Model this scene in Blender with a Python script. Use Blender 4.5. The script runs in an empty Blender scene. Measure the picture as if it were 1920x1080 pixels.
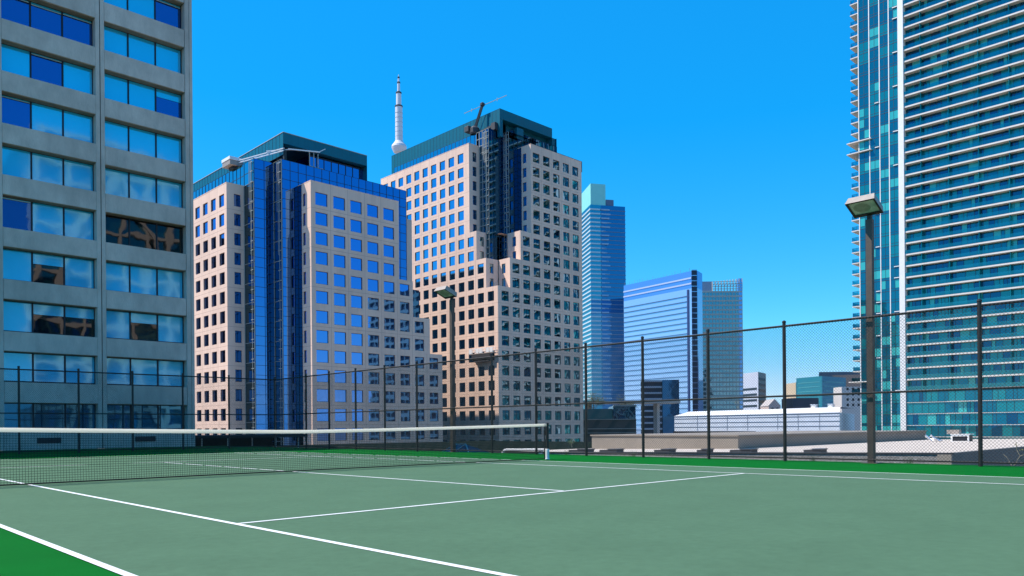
import bpy, math, random
from mathutils import Vector, Matrix
random.seed(7)
S = bpy.context.scene
COL = S.collection
R = math.radians

# ------------------------------------------------------------------ camera
CAM = Vector((-8.7555, -15.6702, 0.9464))
YAW, ROLL, FPX, CY = R(45.78), -0.008, 1446.27, 802.0
fw = Vector((math.cos(YAW), math.sin(YAW), 0)); rt = Vector((math.sin(YAW), -math.cos(YAW), 0)); up = Vector((0, 0, 1))
r2 = rt*math.cos(ROLL) + up*math.sin(ROLL); u2 = up*math.cos(ROLL) - rt*math.sin(ROLL)
cd = bpy.data.cameras.new('camera'); cam = bpy.data.objects.new('camera', cd); COL.objects.link(cam)
m = Matrix((r2, u2, -fw)).transposed().to_4x4(); m.translation = CAM
cam.matrix_world = m
cd.sensor_width = 36; cd.lens = 36*FPX/1920; cd.shift_y = (CY-540)/1920
cd.clip_start = 0.05; cd.clip_end = 30000
S.camera = cam

# ------------------------------------------------------------------ sky, sun, exposure
SKY_SAT, SKY_V, SKY_H = 1.18, 3.15, -0.006
EL, AZ = R(54), R(135)            # azimuth measured from +X towards +Y
w = bpy.data.worlds.new("World"); S.world = w; w.use_nodes = True
nt = w.node_tree; nt.nodes.clear()
sky = nt.nodes.new('ShaderNodeTexSky'); sky.sky_type = 'NISHITA'; sky.sun_disc = False
sky.sun_elevation = EL; sky.sun_rotation = R(90) - AZ
sky.altitude = 300; sky.air_density = 1.0; sky.dust_density = 0.2; sky.ozone_density = 2.5
# deep polarised blue: the sky colour is saturated and its brightness evened out towards the horizon
sh_ = nt.nodes.new('ShaderNodeSeparateColor'); sh_.mode = 'HSV'; ch_ = nt.nodes.new('ShaderNodeCombineColor'); ch_.mode = 'HSV'
def mth(op, v):
    q = nt.nodes.new('ShaderNodeMath'); q.operation = op; q.inputs[1].default_value = v; return q
m_q = mth('POWER', .42); m_x = mth('MAXIMUM', .576)
m_s, m_c, m_p, m_k, m_h = mth('MULTIPLY', SKY_SAT), mth('MINIMUM', .992), mth('POWER', .4), mth('MULTIPLY', SKY_V), mth('ADD', SKY_H)
for a_, b_ in ((sky.outputs[0], sh_.inputs[0]), (sh_.outputs[0], m_h.inputs[0]), (m_h.outputs[0], m_x.inputs[0]), (m_x.outputs[0], ch_.inputs[0]), (sh_.outputs[1], m_q.inputs[0]), (m_q.outputs[0], m_s.inputs[0]), (m_s.outputs[0], m_c.inputs[0]), (m_c.outputs[0], ch_.inputs[1]),
               (sh_.outputs[2], m_p.inputs[0]), (m_p.outputs[0], m_k.inputs[0]), (m_k.outputs[0], ch_.inputs[2])): nt.links.new(a_, b_)
bg = nt.nodes.new('ShaderNodeBackground'); bg.inputs['Strength'].default_value = 0.13
ow = nt.nodes.new('ShaderNodeOutputWorld')
nt.links.new(ch_.outputs[0], bg.inputs[0]); nt.links.new(bg.outputs[0], ow.inputs[0])
sl = bpy.data.lights.new('sun', 'SUN'); sl.energy = 4.5; sl.angle = R(0.5); sl.color = (1, 0.92, 0.82)
so = bpy.data.objects.new('sun', sl); COL.objects.link(so)
sdir = Vector((math.cos(EL)*math.cos(AZ), math.cos(EL)*math.sin(AZ), math.sin(EL)))
so.rotation_euler = sdir.to_track_quat('Z', 'Y').to_euler(); so.location = (-60, 60, 120)
S.view_settings.view_transform = 'Standard'; S.view_settings.look = 'None'
S.view_settings.exposure = 0.5; S.view_settings.gamma = 1
S.render.engine = 'CYCLES'
S.cycles.max_bounces = 6; S.cycles.transparent_max_bounces = 12

# ------------------------------------------------------------------ materials
def srgb(r, g, b):
    f = lambda c: (c/255/12.92 if c/255 <= .04045 else ((c/255+.055)/1.055)**2.4)
    return (f(r), f(g), f(b), 1)
MATS = {}
def mat(name, col, rough=.7, metal=0., var=.0, scale=4., bump=0., bscale=30., spec=.5, stain=0., stretch=None, col2=None):
    """principled surface with a little procedural variation"""
    if name in MATS: return MATS[name]
    M = bpy.data.materials.new(name); M.use_nodes = True; MATS[name] = M
    n = M.node_tree.nodes; l = M.node_tree.links; p = n['Principled BSDF']
    p.inputs['Roughness'].default_value = rough; p.inputs['Metallic'].default_value = metal
    p.inputs['Specular IOR Level'].default_value = spec
    p.inputs['Base Color'].default_value = col
    if var or bump or stain:
        g = n.new('ShaderNodeNewGeometry'); vec = g.outputs['Position']
        if stretch:
            mp = n.new('ShaderNodeMapping'); mp.inputs['Scale'].default_value = stretch; l.new(vec, mp.inputs['Vector']); vec = mp.outputs[0]
    if var or stain:
        a = n.new('ShaderNodeTexNoise'); a.inputs['Scale'].default_value = scale; a.inputs['Detail'].default_value = 6; a.inputs['Roughness'].default_value = .65
        l.new(vec, a.inputs['Vector'])
        r = n.new('ShaderNodeValToRGB'); l.new(a.outputs['Fac'], r.inputs[0])
        k0 = col2 if col2 else tuple(c*(1-var) for c in col[:3])+(1,)
        k1 = col if col2 else tuple(min(1, c*(1+var)) for c in col[:3])+(1,)
        r.color_ramp.elements[0].position = .3; r.color_ramp.elements[0].color = k0
        r.color_ramp.elements[1].position = .7; r.color_ramp.elements[1].color = k1
        out = r.outputs[0]
        if stain:
            b = n.new('ShaderNodeTexNoise'); b.inputs['Scale'].default_value = scale*.13; b.inputs['Detail'].default_value = 4
            l.new(g.outputs['Position'], b.inputs['Vector'])
            rr = n.new('ShaderNodeValToRGB'); l.new(b.outputs['Fac'], rr.inputs[0])
            rr.color_ramp.elements[0].position = .35; rr.color_ramp.elements[0].color = (1-stain,)*3+(1,)
            rr.color_ramp.elements[1].position = .62; rr.color_ramp.elements[1].color = (1, 1, 1, 1)
            mx = n.new('ShaderNodeMixRGB'); mx.blend_type = 'MULTIPLY'; mx.inputs[0].default_value = 1
            l.new(out, mx.inputs[1]); l.new(rr.outputs[0], mx.inputs[2]); out = mx.outputs[0]
        l.new(out, p.inputs['Base Color'])
    if bump:
        c = n.new('ShaderNodeTexNoise'); c.inputs['Scale'].default_value = bscale; c.inputs['Detail'].default_value = 4
        l.new(vec, c.inputs['Vector'])
        bm = n.new('ShaderNodeBump'); bm.inputs['Strength'].default_value = bump; bm.inputs['Distance'].default_value = .02
        l.new(c.outputs['Fac'], bm.inputs['Height']); l.new(bm.outputs[0], p.inputs['Normal'])
    return M
def glass(name, tint, rough=.02, wav=.12, wscale=.5, diff=None, dmix=.25, pane=None):
    """coated mirror-like facade glass, slightly warped; diff = what shows of blinds behind it"""
    if name in MATS: return MATS[name]
    M = bpy.data.materials.new(name); M.use_nodes = True; MATS[name] = M
    n = M.node_tree.nodes; l = M.node_tree.links; p = n['Principled BSDF']
    p.inputs['Base Color'].default_value = tint+(1,); p.inputs['Metallic'].default_value = 1; p.inputs['Roughness'].default_value = rough
    if wav:
        g = n.new('ShaderNodeNewGeometry'); c = n.new('ShaderNodeTexNoise'); c.inputs['Scale'].default_value = wscale; c.inputs['Detail'].default_value = 1.5
        l.new(g.outputs['Position'], c.inputs['Vector'])
        b = n.new('ShaderNodeBump'); b.inputs['Strength'].default_value = wav; b.inputs['Distance'].default_value = .1
        l.new(c.outputs['Fac'], b.inputs['Height']); l.new(b.outputs[0], p.inputs['Normal'])
    if diff:
        d = n.new('ShaderNodeBsdfDiffuse'); d.inputs[0].default_value = diff+(1,)
        x = n.new('ShaderNodeMixShader'); x.inputs[0].default_value = dmix
        l.new(p.outputs[0], x.inputs[1]); l.new(d.outputs[0], x.inputs[2]); l.new(x.outputs[0], n['Material Output'].inputs[0])
    return M
def clear(name, tint, mix=.5, rough=.03):
    """thin see-through glass sheet"""
    if name in MATS: return MATS[name]
    M = bpy.data.materials.new(name); M.use_nodes = True; MATS[name] = M
    n = M.node_tree.nodes; l = M.node_tree.links; n.remove(n['Principled BSDF'])
    t = n.new('ShaderNodeBsdfTransparent'); t.inputs[0].default_value = tint+(1,)
    g = n.new('ShaderNodeBsdfGlossy'); g.inputs[0].default_value = (.26, .86, .80, 1); g.inputs['Roughness'].default_value = rough
    x = n.new('ShaderNodeMixShader'); x.inputs[0].default_value = mix
    l.new(t.outputs[0], x.inputs[1]); l.new(g.outputs[0], x.inputs[2]); l.new(x.outputs[0], n['Material Output'].inputs[0])
    return M

M_court = mat('court_acrylic', (.083, .160, .091, 1), .9, var=.085, scale=9, bump=.35, bscale=160, spec=.12, stain=.07)
M_green = mat('surround_acrylic', (.001, .118, .013, 1), .9, var=.09, scale=1.2, bump=.25, bscale=160, spec=.06, stain=.06)
M_line = mat('line_paint', (.78, .78, .75, 1), .85, var=.10, scale=14, stain=.10)
M_conc = mat('tower_concrete', (.62, .51, .425, 1), .9, var=.16, scale=1.6, bump=.5, bscale=14, stain=.22, stretch=(1, 1, .45))
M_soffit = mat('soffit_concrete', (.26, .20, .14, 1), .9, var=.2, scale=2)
M_frame = mat('dark_frame', (.012, .014, .022, 1), .5, spec=.4)
M_pink = mat('pink_precast', (.82, .572, .445, 1), .9, var=.09, scale=.6, stain=.10, stretch=(1, 1, .10))
M_joint = mat('precast_joint', (.50, .33, .26, 1), .9)
M_mull = mat('mullion_metal', (.34, .36, .34, 1), .5)
M_mulld = mat('mullion_dark', (.02, .04, .06, 1), .5)
M_black = mat('black_steel', (.018, .014, .012, 1), .5, var=.3, scale=9)
M_wire = mat('fence_wire', (.03, .027, .024, 1), .5)
M_brown = mat('bronze_pole', (.085, .062, .05, 1), .55, var=.2, scale=5)
M_lampbody = mat('lamp_housing', (.34, .28, .24, 1), .5, var=.15, scale=8)
M_white = mat('white_paint', (.78, .77, .76, 1), .6, var=.05, scale=1)
M_tape = mat('net_tape', (.93, .88, .80, 1), .85, var=.06, scale=9)
p_ = M_tape.node_tree; tr_ = p_.nodes.new('ShaderNodeBsdfTranslucent'); tr_.inputs[0].default_value = (.97, .92, .84, 1)
mx_ = p_.nodes.new('ShaderNodeMixShader'); mx_.inputs[0].default_value = .75
p_.links.new(p_.nodes['Principled BSDF'].outputs[0], mx_.inputs[1]); p_.links.new(tr_.outputs[0], mx_.inputs[2]); p_.links.new(mx_.outputs[0], p_.nodes['Material Output'].inputs[0])
M_net = mat('net_twine', (.006, .008, .008, 1), .9)
M_gravel = mat('white_gravel', (.60, .51, .43, 1), .95, var=.22, scale=9, bump=.8, bscale=25, stain=.12)
M_stone = mat('grey_stone_wall', (.27, .25, .235, 1), .95, var=.5, scale=7, bump=.9, bscale=10, stretch=(1, 1, 2))
M_greywall = mat('grey_render_wall', (.30, .255, .21, 1), .9, var=.08, scale=.8, stain=.12)
M_coping = mat('dark_coping', (.035, .035, .04, 1), .6)
M_asph = mat('city_ground', (.27, .225, .18, 1), .95, var=.3, scale=.05)
M_white2 = mat('white_cladding', (.62, .68, .78, 1), .45, var=.05, scale=.3)
M_g_near = glass('near_tower_glass', (.13, .25, .56), wav=.035)
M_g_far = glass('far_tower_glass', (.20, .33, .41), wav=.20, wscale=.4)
M_g_farl = glass('far_tower_glass_sunny', (.16, .44, .66), wav=.04)  # sunny-face copy of the far glass, brighter sky reflection put into its tint
M_g_core = glass('core_glass', (.085, .21, .46), wav=.05)
M_g_cyan = glass('core_glass_cyan', (.08, .42, .52), wav=.03)
M_g_dark = glass('core_glass_dark_mirror', (.05, .12, .16), wav=.08)  # dark reflection in the notch's return faces put into the tint
M_g_core2 = glass('core_glass_teal', (.06, .16, .25), wav=.03)
M_p_c = glass('pane_blind', (.36, .78, .88), rough=.05, wav=.05, wscale=.7, diff=(.015, .54, .88), dmix=.58)
M_p_d = glass('pane_curtain', (.10, .24, .56), wav=.05, wscale=.8, diff=(.012, .04, .15), dmix=.4)
M_p_k = glass('pane_dark', (.11, .095, .085), wav=.09, wscale=.6)
M_blind = mat('blind_rail', (.5, .55, .55, 1), .6)

# ------------------------------------------------------------------ mesh builder
class MB:
    def __init__(s): s.v = []; s.f = []; s.m = []
    def quad(s, a, b, c, d, mi=0):
        i = len(s.v); s.v += [tuple(a), tuple(b), tuple(c), tuple(d)]; s.f.append((i, i+1, i+2, i+3)); s.m.append(mi)
    def poly(s, pts, mi=0):
        i = len(s.v); s.v += [tuple(p) for p in pts]; s.f.append(tuple(range(i, i+len(pts)))); s.m.append(mi)
    def box(s, x0, y0, z0, x1, y1, z1, mi=0, top=None):
        if x0 > x1: x0, x1 = x1, x0
        if y0 > y1: y0, y1 = y1, y0
        if z0 > z1: z0, z1 = z1, z0
        i = len(s.v)
        s.v += [(x0,y0,z0),(x1,y0,z0),(x1,y1,z0),(x0,y1,z0),(x0,y0,z1),(x1,y0,z1),(x1,y1,z1),(x0,y1,z1)]
        for k, q in enumerate(((0,3,2,1),(4,5,6,7),(0,1,5,4),(1,2,6,5),(2,3,7,6),(3,0,4,7))):
            s.f.append(tuple(i+j for j in q)); s.m.append(top if (top is not None and k == 1) else mi)
        return s
    def prism(s, pts, z0, z1, mi=0, top=None):
        """vertical prism over a counter-clockwise outline"""
        i = len(s.v); n = len(pts)
        s.v += [(p[0], p[1], z0) for p in pts] + [(p[0], p[1], z1) for p in pts]
        for k in range(n):
            j = (k+1) % n
            s.f.append((i+k, i+j, i+n+j, i+n+k)); s.m.append(mi)
        s.f.append(tuple(i+n+k for k in range(n))); s.m.append(mi if top is None else top)
        s.f.append(tuple(i+n-1-k for k in range(n))); s.m.append(mi)
        return s
    def tube(s, p, q, r, n=6, r2=None, mi=0, cap=True):
        p = Vector(p); q = Vector(q); d = (q-p)
        if d.length < 1e-6: return s
        d.normalize(); a = d.orthogonal().normalized(); b = d.cross(a); r2 = r if r2 is None else r2
        i = len(s.v)
        for c, rr in ((p, r), (q, r2)):
            for k in range(n):
                t = 2*math.pi*(k+.5)/n; s.v.append(tuple(c + (a*math.cos(t)+b*math.sin(t))*rr))
        for k in range(n):
            j = (k+1) % n; s.f.append((i+k, i+j, i+n+j, i+n+k)); s.m.append(mi)
        if cap:
            s.f.append(tuple(i+n-1-k for k in range(n))); s.m.append(mi)
            s.f.append(tuple(i+n+k for k in range(n))); s.m.append(mi)
        return s
    def beam(s, p, q, wd, h, mi=0, upv=(0, 0, 1)):
        """rectangular bar from p to q, wd across, h along upv"""
        p = Vector(p); q = Vector(q); d = (q-p).normalized(); a = d.cross(Vector(upv))
        a = a.normalized() if a.length > 1e-6 else Vector((1, 0, 0)); b = a.cross(d).normalized()
        i = len(s.v)
        for c in (p, q):
            for (e, g) in ((-1,-1),(1,-1),(1,1),(-1,1)): s.v.append(tuple(c+a*(e*wd/2)+b*(g*h/2)))
        for q4 in ((0,1,5,4),(1,2,6,5),(2,3,7,6),(3,0,4,7),(3,2,1,0),(4,5,6,7)):
            s.f.append(tuple(i+j for j in q4)); s.m.append(mi)
        return s
    def lathe(s, c, prof, n=16, mi=0):
        i = len(s.v)
        for (r, z) in prof:
            for k in range(n):
                t = 2*math.pi*k/n; s.v.append((c[0]+r*math.cos(t), c[1]+r*math.sin(t), c[2]+z))
        for j in range(len(prof)-1):
            for k in range(n):
                k2 = (k+1) % n
                s.f.append((i+j*n+k, i+j*n+k2, i+(j+1)*n+k2, i+(j+1)*n+k)); s.m.append(mi)
        s.f.append(tuple(i+(len(prof)-1)*n+k for k in range(n))); s.m.append(mi)
        return s
    def build(s, name, mats, parent=None, label=None, bevel=0):
        me = bpy.data.meshes.new(name); me.from_pydata(s.v, [], s.f)
        mats = mats if isinstance(mats, (list, tuple)) else [mats]
        for mm in mats: me.materials.append(mm)
        me.polygons.foreach_set('material_index', s.m); me.update()
        o = bpy.data.objects.new(name, me); COL.objects.link(o)
        adopt(o, parent)
        if label: o['label'] = label
        if bevel:
            b = o.modifiers.new('bevel', 'BEVEL'); b.width = bevel; b.segments = 2; b.limit_method = 'ANGLE'
        return o
WL = {}
def adopt(o, parent, loc=(0, 0, 0)):
    """parent o; its mesh (or loc) is given in world coordinates"""
    base = Vector((0, 0, 0))
    if parent is not None:
        o.parent = parent; base = WL.get(parent.name, Vector((0, 0, 0)))
    o.location = Vector(loc) - base; WL[o.name] = Vector(loc)
def thing(name, label, cat, loc, group=None):
    o = bpy.data.objects.new(name, None); COL.objects.link(o); o.location = loc; WL[o.name] = Vector(loc)
    o.empty_display_size = .3
    o['label'] = label; o['category'] = cat
    if group: o['group'] = group
    return o
def tag(o, label, cat, group=None):
    o['label'] = label; o['category'] = cat
    if group: o['group'] = group
    return o
def struct(o, kind='structure'):
    o['kind'] = kind; return o

# ------------------------------------------------------------------ facade helpers
def grid(us, a, b):
    """sorted breakpoints with window flags from a list of intervals"""
    out = []; c = a
    for (p, q) in sorted(us):
        if p > c+1e-6: out.append((c, p, False))
        out.append((p, q, True)); c = q
    if b > c+1e-6: out.append((c, b, False))
    return out
def facade(mb, O, u, nrm, u0, u1, z0, z1, cols, rows, depth=.22, joint=True, jw=.07):
    """precast wall on plane through O spanned by u and z; openings = cols x rows, with reveals; mats 0 wall, 1 joint"""
    O = Vector(O); u = Vector(u); nn = Vector(nrm)
    P = lambda a, z, d=0: O + u*a + Vector((0, 0, z)) - nn*d
    flip = u.cross(Vector((0, 0, 1))).dot(nn) < 0
    def Q(a, b, c, d, mi):
        mb.quad(*((d, c, b, a) if flip else (a, b, c, d)), mi)
    cols = [c for c in cols if c[0] >= u0 and c[1] <= u1]; rows = [r for r in rows if r[0] >= z0 and r[1] <= z1]
    gu = []
    for (a, b, wn) in grid(cols, u0, u1):
        if joint and not wn and b-a > .6 and a > u0 and b < u1:
            mdl = (a+b)/2; gu += [(a, mdl-jw/2, 0), (mdl-jw/2, mdl+jw/2, 2), (mdl+jw/2, b, 0)]
        else: gu.append((a, b, 1 if wn else 0))
    gz = []
    for (a, b, wn) in grid(rows, z0, z1):
        if joint and not wn and b-a > .6 and a > z0 and b < z1:
            mdl = (a+b)/2; gz += [(a, mdl-jw/2, 0), (mdl-jw/2, mdl+jw/2, 2), (mdl+jw/2, b, 0)]
        else: gz.append((a, b, 1 if wn else 0))
    for (a, b, fu) in gu:
        for (c, d, fz) in gz:
            if fu == 1 and fz == 1:
                Q(P(a,c), P(a,c,depth), P(a,d,depth), P(a,d), 0); Q(P(b,c,depth), P(b,c), P(b,d), P(b,d,depth), 0)
                Q(P(a,c), P(b,c), P(b,c,depth), P(a,c,depth), 0); Q(P(a,d,depth), P(b,d,depth), P(b,d), P(a,d), 0)
                continue
            Q(P(a,c), P(b,c), P(b,d), P(a,d), 1 if (fu == 2 or fz == 2) else 0)
    return [(P((a+b)/2, (c+d)/2, depth), b-a, d-c, u, nn) for (a, b) in cols for (c, d) in rows]
WM = {}
def window_mesh(wd, h, gm, split):
    """pane + dark frame, in local x (width) / z (height), facing -y"""
    k = (round(wd, 1), round(h, 1), gm.name, split)
    if k in WM: return WM[k]
    b = MB(); t = .07
    b.quad((-wd/2,0,-h/2),(wd/2,0,-h/2),(wd/2,0,h/2),(-wd/2,0,h/2),0)
    for (x0, z0, x1, z1) in ((-wd/2,-h/2,-wd/2+t,h/2),(wd/2-t,-h/2,wd/2,h/2),(-wd/2+t,-h/2,wd/2-t,-h/2+t),(-wd/2+t,h/2-t,wd/2-t,h/2)):
        b.box(x0, -.05, z0, x1, -.003, z1, 1)
    if split: b.box(-.03, -.04, -h/2+t, .03, -.003, h/2-t, 1)
    me = bpy.data.meshes.new('window'); me.from_pydata(b.v, [], b.f)
    me.materials.append(gm); me.materials.append(M_frame); me.polygons.foreach_set('material_index', b.m); me.update()
    WM[k] = me; return me
def px(P):
    d = Vector(P)-CAM; c = d.dot(fw)
    if c <= 0: return (-1e6, -1e6, c)
    return (960+FPX*d.dot(r2)/c, CY-FPX*d.dot(u2)/c, c)
def add_windows(parent, wins, gm, hide=lambda P: False, split=False, limit=100):
    """the 100 that show largest are parts of their own, the rest one part"""
    def score(wn):
        P, wd, h, u, n = wn; x, y, c = px(P)
        if hide(P) or x < 0 or x > 1920 or y < 0 or y > 900: return 0
        v = (CAM-P).normalized()
        return wd*h*max(0, v.dot(n))/(CAM-P).length_squared
    wins = sorted(wins, key=score, reverse=True); rest = MB()
    for i, (P, wd, h, u, n) in enumerate(wins):
        me = window_mesh(wd, h, gm, split)
        ang = math.atan2(u.y, u.x)
        if Vector((math.sin(ang), -math.cos(ang), 0)).dot(n) < 0: ang += math.pi
        ang += random.uniform(-.004, .004); tl = random.uniform(-.004, .004)
        Mx = Matrix.Translation(P) @ Matrix.Rotation(ang, 4, 'Z') @ Matrix.Rotation(tl, 4, 'X')
        if i < limit:
            o = bpy.data.objects.new('window', me); COL.objects.link(o); adopt(o, parent, P)
            o.rotation_euler = (tl, 0, ang)
        else:
            b = len(rest.v)
            rest.v += [tuple(Mx @ vv.co) for vv in me.vertices]
            for pl in me.polygons: rest.f.append(tuple(b+j for j in pl.vertices)); rest.m.append(pl.material_index)
    if rest.v:
        struct(rest.build('small_windows', [gm, M_frame], parent), 'stuff')
def glass_wall(mb, O, u, nrm, ln, z0, z1, du, dz, g=0, mu=1, mw=.09, proud=.05, tall=True):
    """curtain wall: glass sheet with raised mullion bars"""
    O = Vector(O); u = Vector(u); nn = Vector(nrm)
    P = lambda a, z, d=0: O + u*a + Vector((0, 0, z)) + nn*d
    fl = u.cross(Vector((0, 0, 1))).dot(nn) < 0
    q = [P(0,z0), P(ln,z0), P(ln,z1), P(0,z1)]
    mb.quad(*(q[::-1] if fl else q), g)
    def bar(a, b, c, d, pr):
        A = [P(a,c,pr), P(b,c,pr), P(b,d,pr), P(a,d,pr)]; B = [P(a,c,.002), P(b,c,.002), P(b,d,.002), P(a,d,.002)]
        if fl: A = A[::-1]; B = B[::-1]
        mb.quad(*A, mu)
        for k in range(4): mb.quad(B[k], B[(k+1) % 4], A[(k+1) % 4], A[k], mu)
    nu = max(1, round(ln/du))
    for k in range(nu+1):
        c = ln*k/nu; bar(max(0, c-mw/2), min(ln, c+mw/2), z0, z1, proud)
    nz = max(1, round((z1-z0)/dz))
    for k in range(nz+1):
        c = z0+(z1-z0)*k/nz; bar(0, ln, max(z0, c-mw/2), min(z1, c+mw/2), proud*.8)

# ------------------------------------------------------------------ ground and deck
GZ = -16.0
b = MB(); b.quad((-6000,-6000,GZ),(6000,-6000,GZ),(6000,6000,GZ),(-6000,6000,GZ))
struct(b.build('ground', M_asph))
b = MB(); b.box(-30, -30, GZ+.01, 11.35, 30, -.004)
struct(b.build('deck', [M_green]))
CW, CD, CS, CB = 5.35, 7.04, 8.106, 15.25      # singles / doubles half widths, service, baseline
b = MB(); b.quad((-CD,-CB,.0),(CD,-CB,.0),(CD,CB,.0),(-CD,CB,.0))
struct(b.build('court', M_court))
b = MB(); z = .004
def ln(x0, y0, x1, y1): b.quad((x0,y0,z),(x1,y0,z),(x1,y1,z),(x0,y1,z))
t = .065
SX = {-1: -5.345, 1: 5.25}                     # singles lines of this roof court, a touch narrower on the right
for sx in (-1, 1):
    ln(sx*CD-t/2, -CB, sx*CD+t/2, CB)
    ln(SX[sx]-t/2, -CB+t, SX[sx]+t/2, CB-t)
for sy in (-1, 1):
    k_ = .026 if sy < 0 else 0
    f_ = lambda x: sy*CS + .05 + k_*(x+1)
    xa, xb = SX[-1]+t/2, SX[1]-t/2; b.quad((xa, f_(xa)-t/2, z), (xb, f_(xb)-t/2, z), (xb, f_(xb)+t/2, z), (xa, f_(xa)+t/2, z))
    for x0, x1 in ((-CD+t/2, SX[-1]-t/2), (SX[-1]-t/2, SX[1]+t/2), (SX[1]+t/2, CD-t/2)): ln(x0, min(sy*CB, sy*(CB-t)), x1, max(sy*CB, sy*(CB-t)))
ln(-.22-t/2, -CS+.13, -.22+t/2, CS-t/2)
struct(b.build('court_lines', M_line))

# ------------------------------------------------------------------ tennis net
PX = 7.95
def net_top(x): return .933 + (1.06-.933)*(abs(x)/PX)**1.25
net = thing('tennis_net', 'black tennis net with white headband stretched across the green court', 'tennis net', (0, 0, 0))
b = MB(); n = 340; r = .0033
for i in range(n+1):
    x = -PX+.12+(2*PX-.24)*i/n; zt = net_top(x)-.05; y = .012*math.sin(x*2.1)
    zz = [.02, zt*.33, zt*.66, zt]; ys = [y+.02*math.sin(x*1.3+k)*(1 if 0 < k < 3 else 0) for k in range(4)]
    for k in range(3): b.tube((x, ys[k], zz[k]), (x, ys[k+1], zz[k+1]), r, 3, cap=False)
nh = 21
for j in range(nh):
    seg = 48
    for i in range(seg):
        xa = -PX+.12+(2*PX-.24)*i/seg; xb = -PX+.12+(2*PX-.24)*(i+1)/seg
        f = j/nh
        pt = lambda x: (x, .012*math.sin(x*2.1)+.018*math.sin(x*1.3+f*3)*math.sin(f*math.pi), .02+(net_top(x)-.07)*f)
        b.tube(pt(xa), pt(xb), r, 3, cap=False)
b.build('netting', M_net, net)
b = MB(); seg = 48
for i in range(seg):
    xa = -PX+.06+(2*PX-.12)*i/seg; xb = -PX+.06+(2*PX-.12)*(i+1)/seg
    za, zb = net_top(xa), net_top(xb)
    ya = .012*math.sin(xa*2.1); yb = .012*math.sin(xb*2.1)
    for sg in (-1, 1):
        q = [(xa, ya+sg*.018, za-.078), (xb, yb+sg*.018, zb-.078), (xb, yb+sg*.016, zb), (xa, ya+sg*.016, za)]
        b.quad(*(q if sg < 0 else q[::-1]))
    b.quad((xa, ya-.016, za), (xb, yb-.016, zb), (xb, yb+.016, zb), (xa, ya+.016, za))
b.build('headband', M_tape, net)
b = MB()
for i in range(seg):
    xa = -PX+.12+(2*PX-.24)*i/seg; xb = -PX+.12+(2*PX-.24)*(i+1)/seg
    b.tube((xa, .012*math.sin(xa*2.1), .025), (xb, .012*math.sin(xb*2.1), .025), .014, 5, cap=False)
b.build('bottom_cord', M_net, net)
for sx in (-1, 1):
    x = sx*PX
    p = MB(); p.lathe((x, 0, 0), [(.045, 0), (.045, 1.03), (.05, 1.035), (.05, 1.075), (.03, 1.085)], 14)
    po = p.build('net_post', M_black, net)
    p = MB(); p.lathe((x, 0, 0), [(.075, .001), (.075, .02), (.058, .03), (.058, .3), (.048, .31)], 14); p.build('base_sleeve', M_white, po)
    p = MB(); p.box(x-.03, .045, .72, x+.03, .12, .86); p.tube((x+.0, .12, .79), (x+.06*sx, .18, .74), .012, 6); p.build('winder', M_black, po)
    p = MB(); p.tube((x-sx*.11, 0, .01), (x-sx*.11, 0, net_top(PX)-.01), .02, 8); p.build('net_stay', M_black, net)

# ------------------------------------------------------------------ chain link fences
FH, FX, FY = 3.65, 10.75, 22.4
def fence(label, p0, p1, posts, skip=()):
    p0 = Vector(p0); p1 = Vector(p1); L = (p1-p0).length; d = (p1-p0)/L
    th = thing('chain_link_fence', label, 'fence', tuple(p0), 'tall chain link fences round the court')
    for i, s_ in enumerate(posts):
        c = p0+d*s_; q = MB()
        q.lathe((c.x, c.y, 0), [(.045, 0), (.045, FH+.03), (.055, FH+.035), (.05, FH+.07), (.02, FH+.09)], 10)
        q.build('post', M_black, th)
    for zz, rr in ((FH-.06, .03), (1.73, .027), (.09, .02)):
        q = MB(); q.tube(tuple(p0+up*zz), tuple(p1+up*zz), rr, 8); q.build('rail', M_black, th)
    q = MB(); st = .076; r = .0032; H0, H1 = .04, FH-.04; hh = H1-H0; N = int((L+hh)/st); K = 6
    side = Vector((d.y, -d.x, 0))*.035
    for sg in (1, -1):
        for i in range(N+1):
            a0 = i*st-hh if sg > 0 else i*st
            for k in range(K):
                za, zb = H0+hh*k/K, H0+hh*(k+1)/K
                sa, sb = a0+sg*(za-H0), a0+sg*(zb-H0)
                if min(sa, sb) < 0 or max(sa, sb) > L: continue
                q.tube(tuple(p0+d*sa+up*za-side+side*(.05*sg)), tuple(p0+d*sb+up*zb-side+side*(.05*sg)), r, 3, cap=False)
    q.build('chain_link_mesh', M_wire, th)
    return th
ys = [-17.6+2.31*i for i in range(18)]
# posts of the side fence: regular 2.31 m, floodlight poles stand at two of the places
posts_side = [y for y in (-17.6, -15.25, -12.95, -10.62, -6.03, -3.73, -1.43, .86, 3.15, 5.43, 10.02, 12.32, 14.62, 16.92, 19.1, 22.4)]
fence('chain link fence along the right side of the court, in front of the grey roofs', (FX, -17.6, 0), (FX, FY, 0), [y+17.6 for y in posts_side])
posts_back = [10.75-x for x in (8.26, 5.95, 3.65, 1.38, -.91, -3.2, -5.5, -7.8, -10.1, -12.4)]
fence('chain link fence behind the far baseline, in front of the concrete tower', (FX, FY, 0), (-12.4, FY, 0), [.0001+x for x in posts_back])

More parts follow.
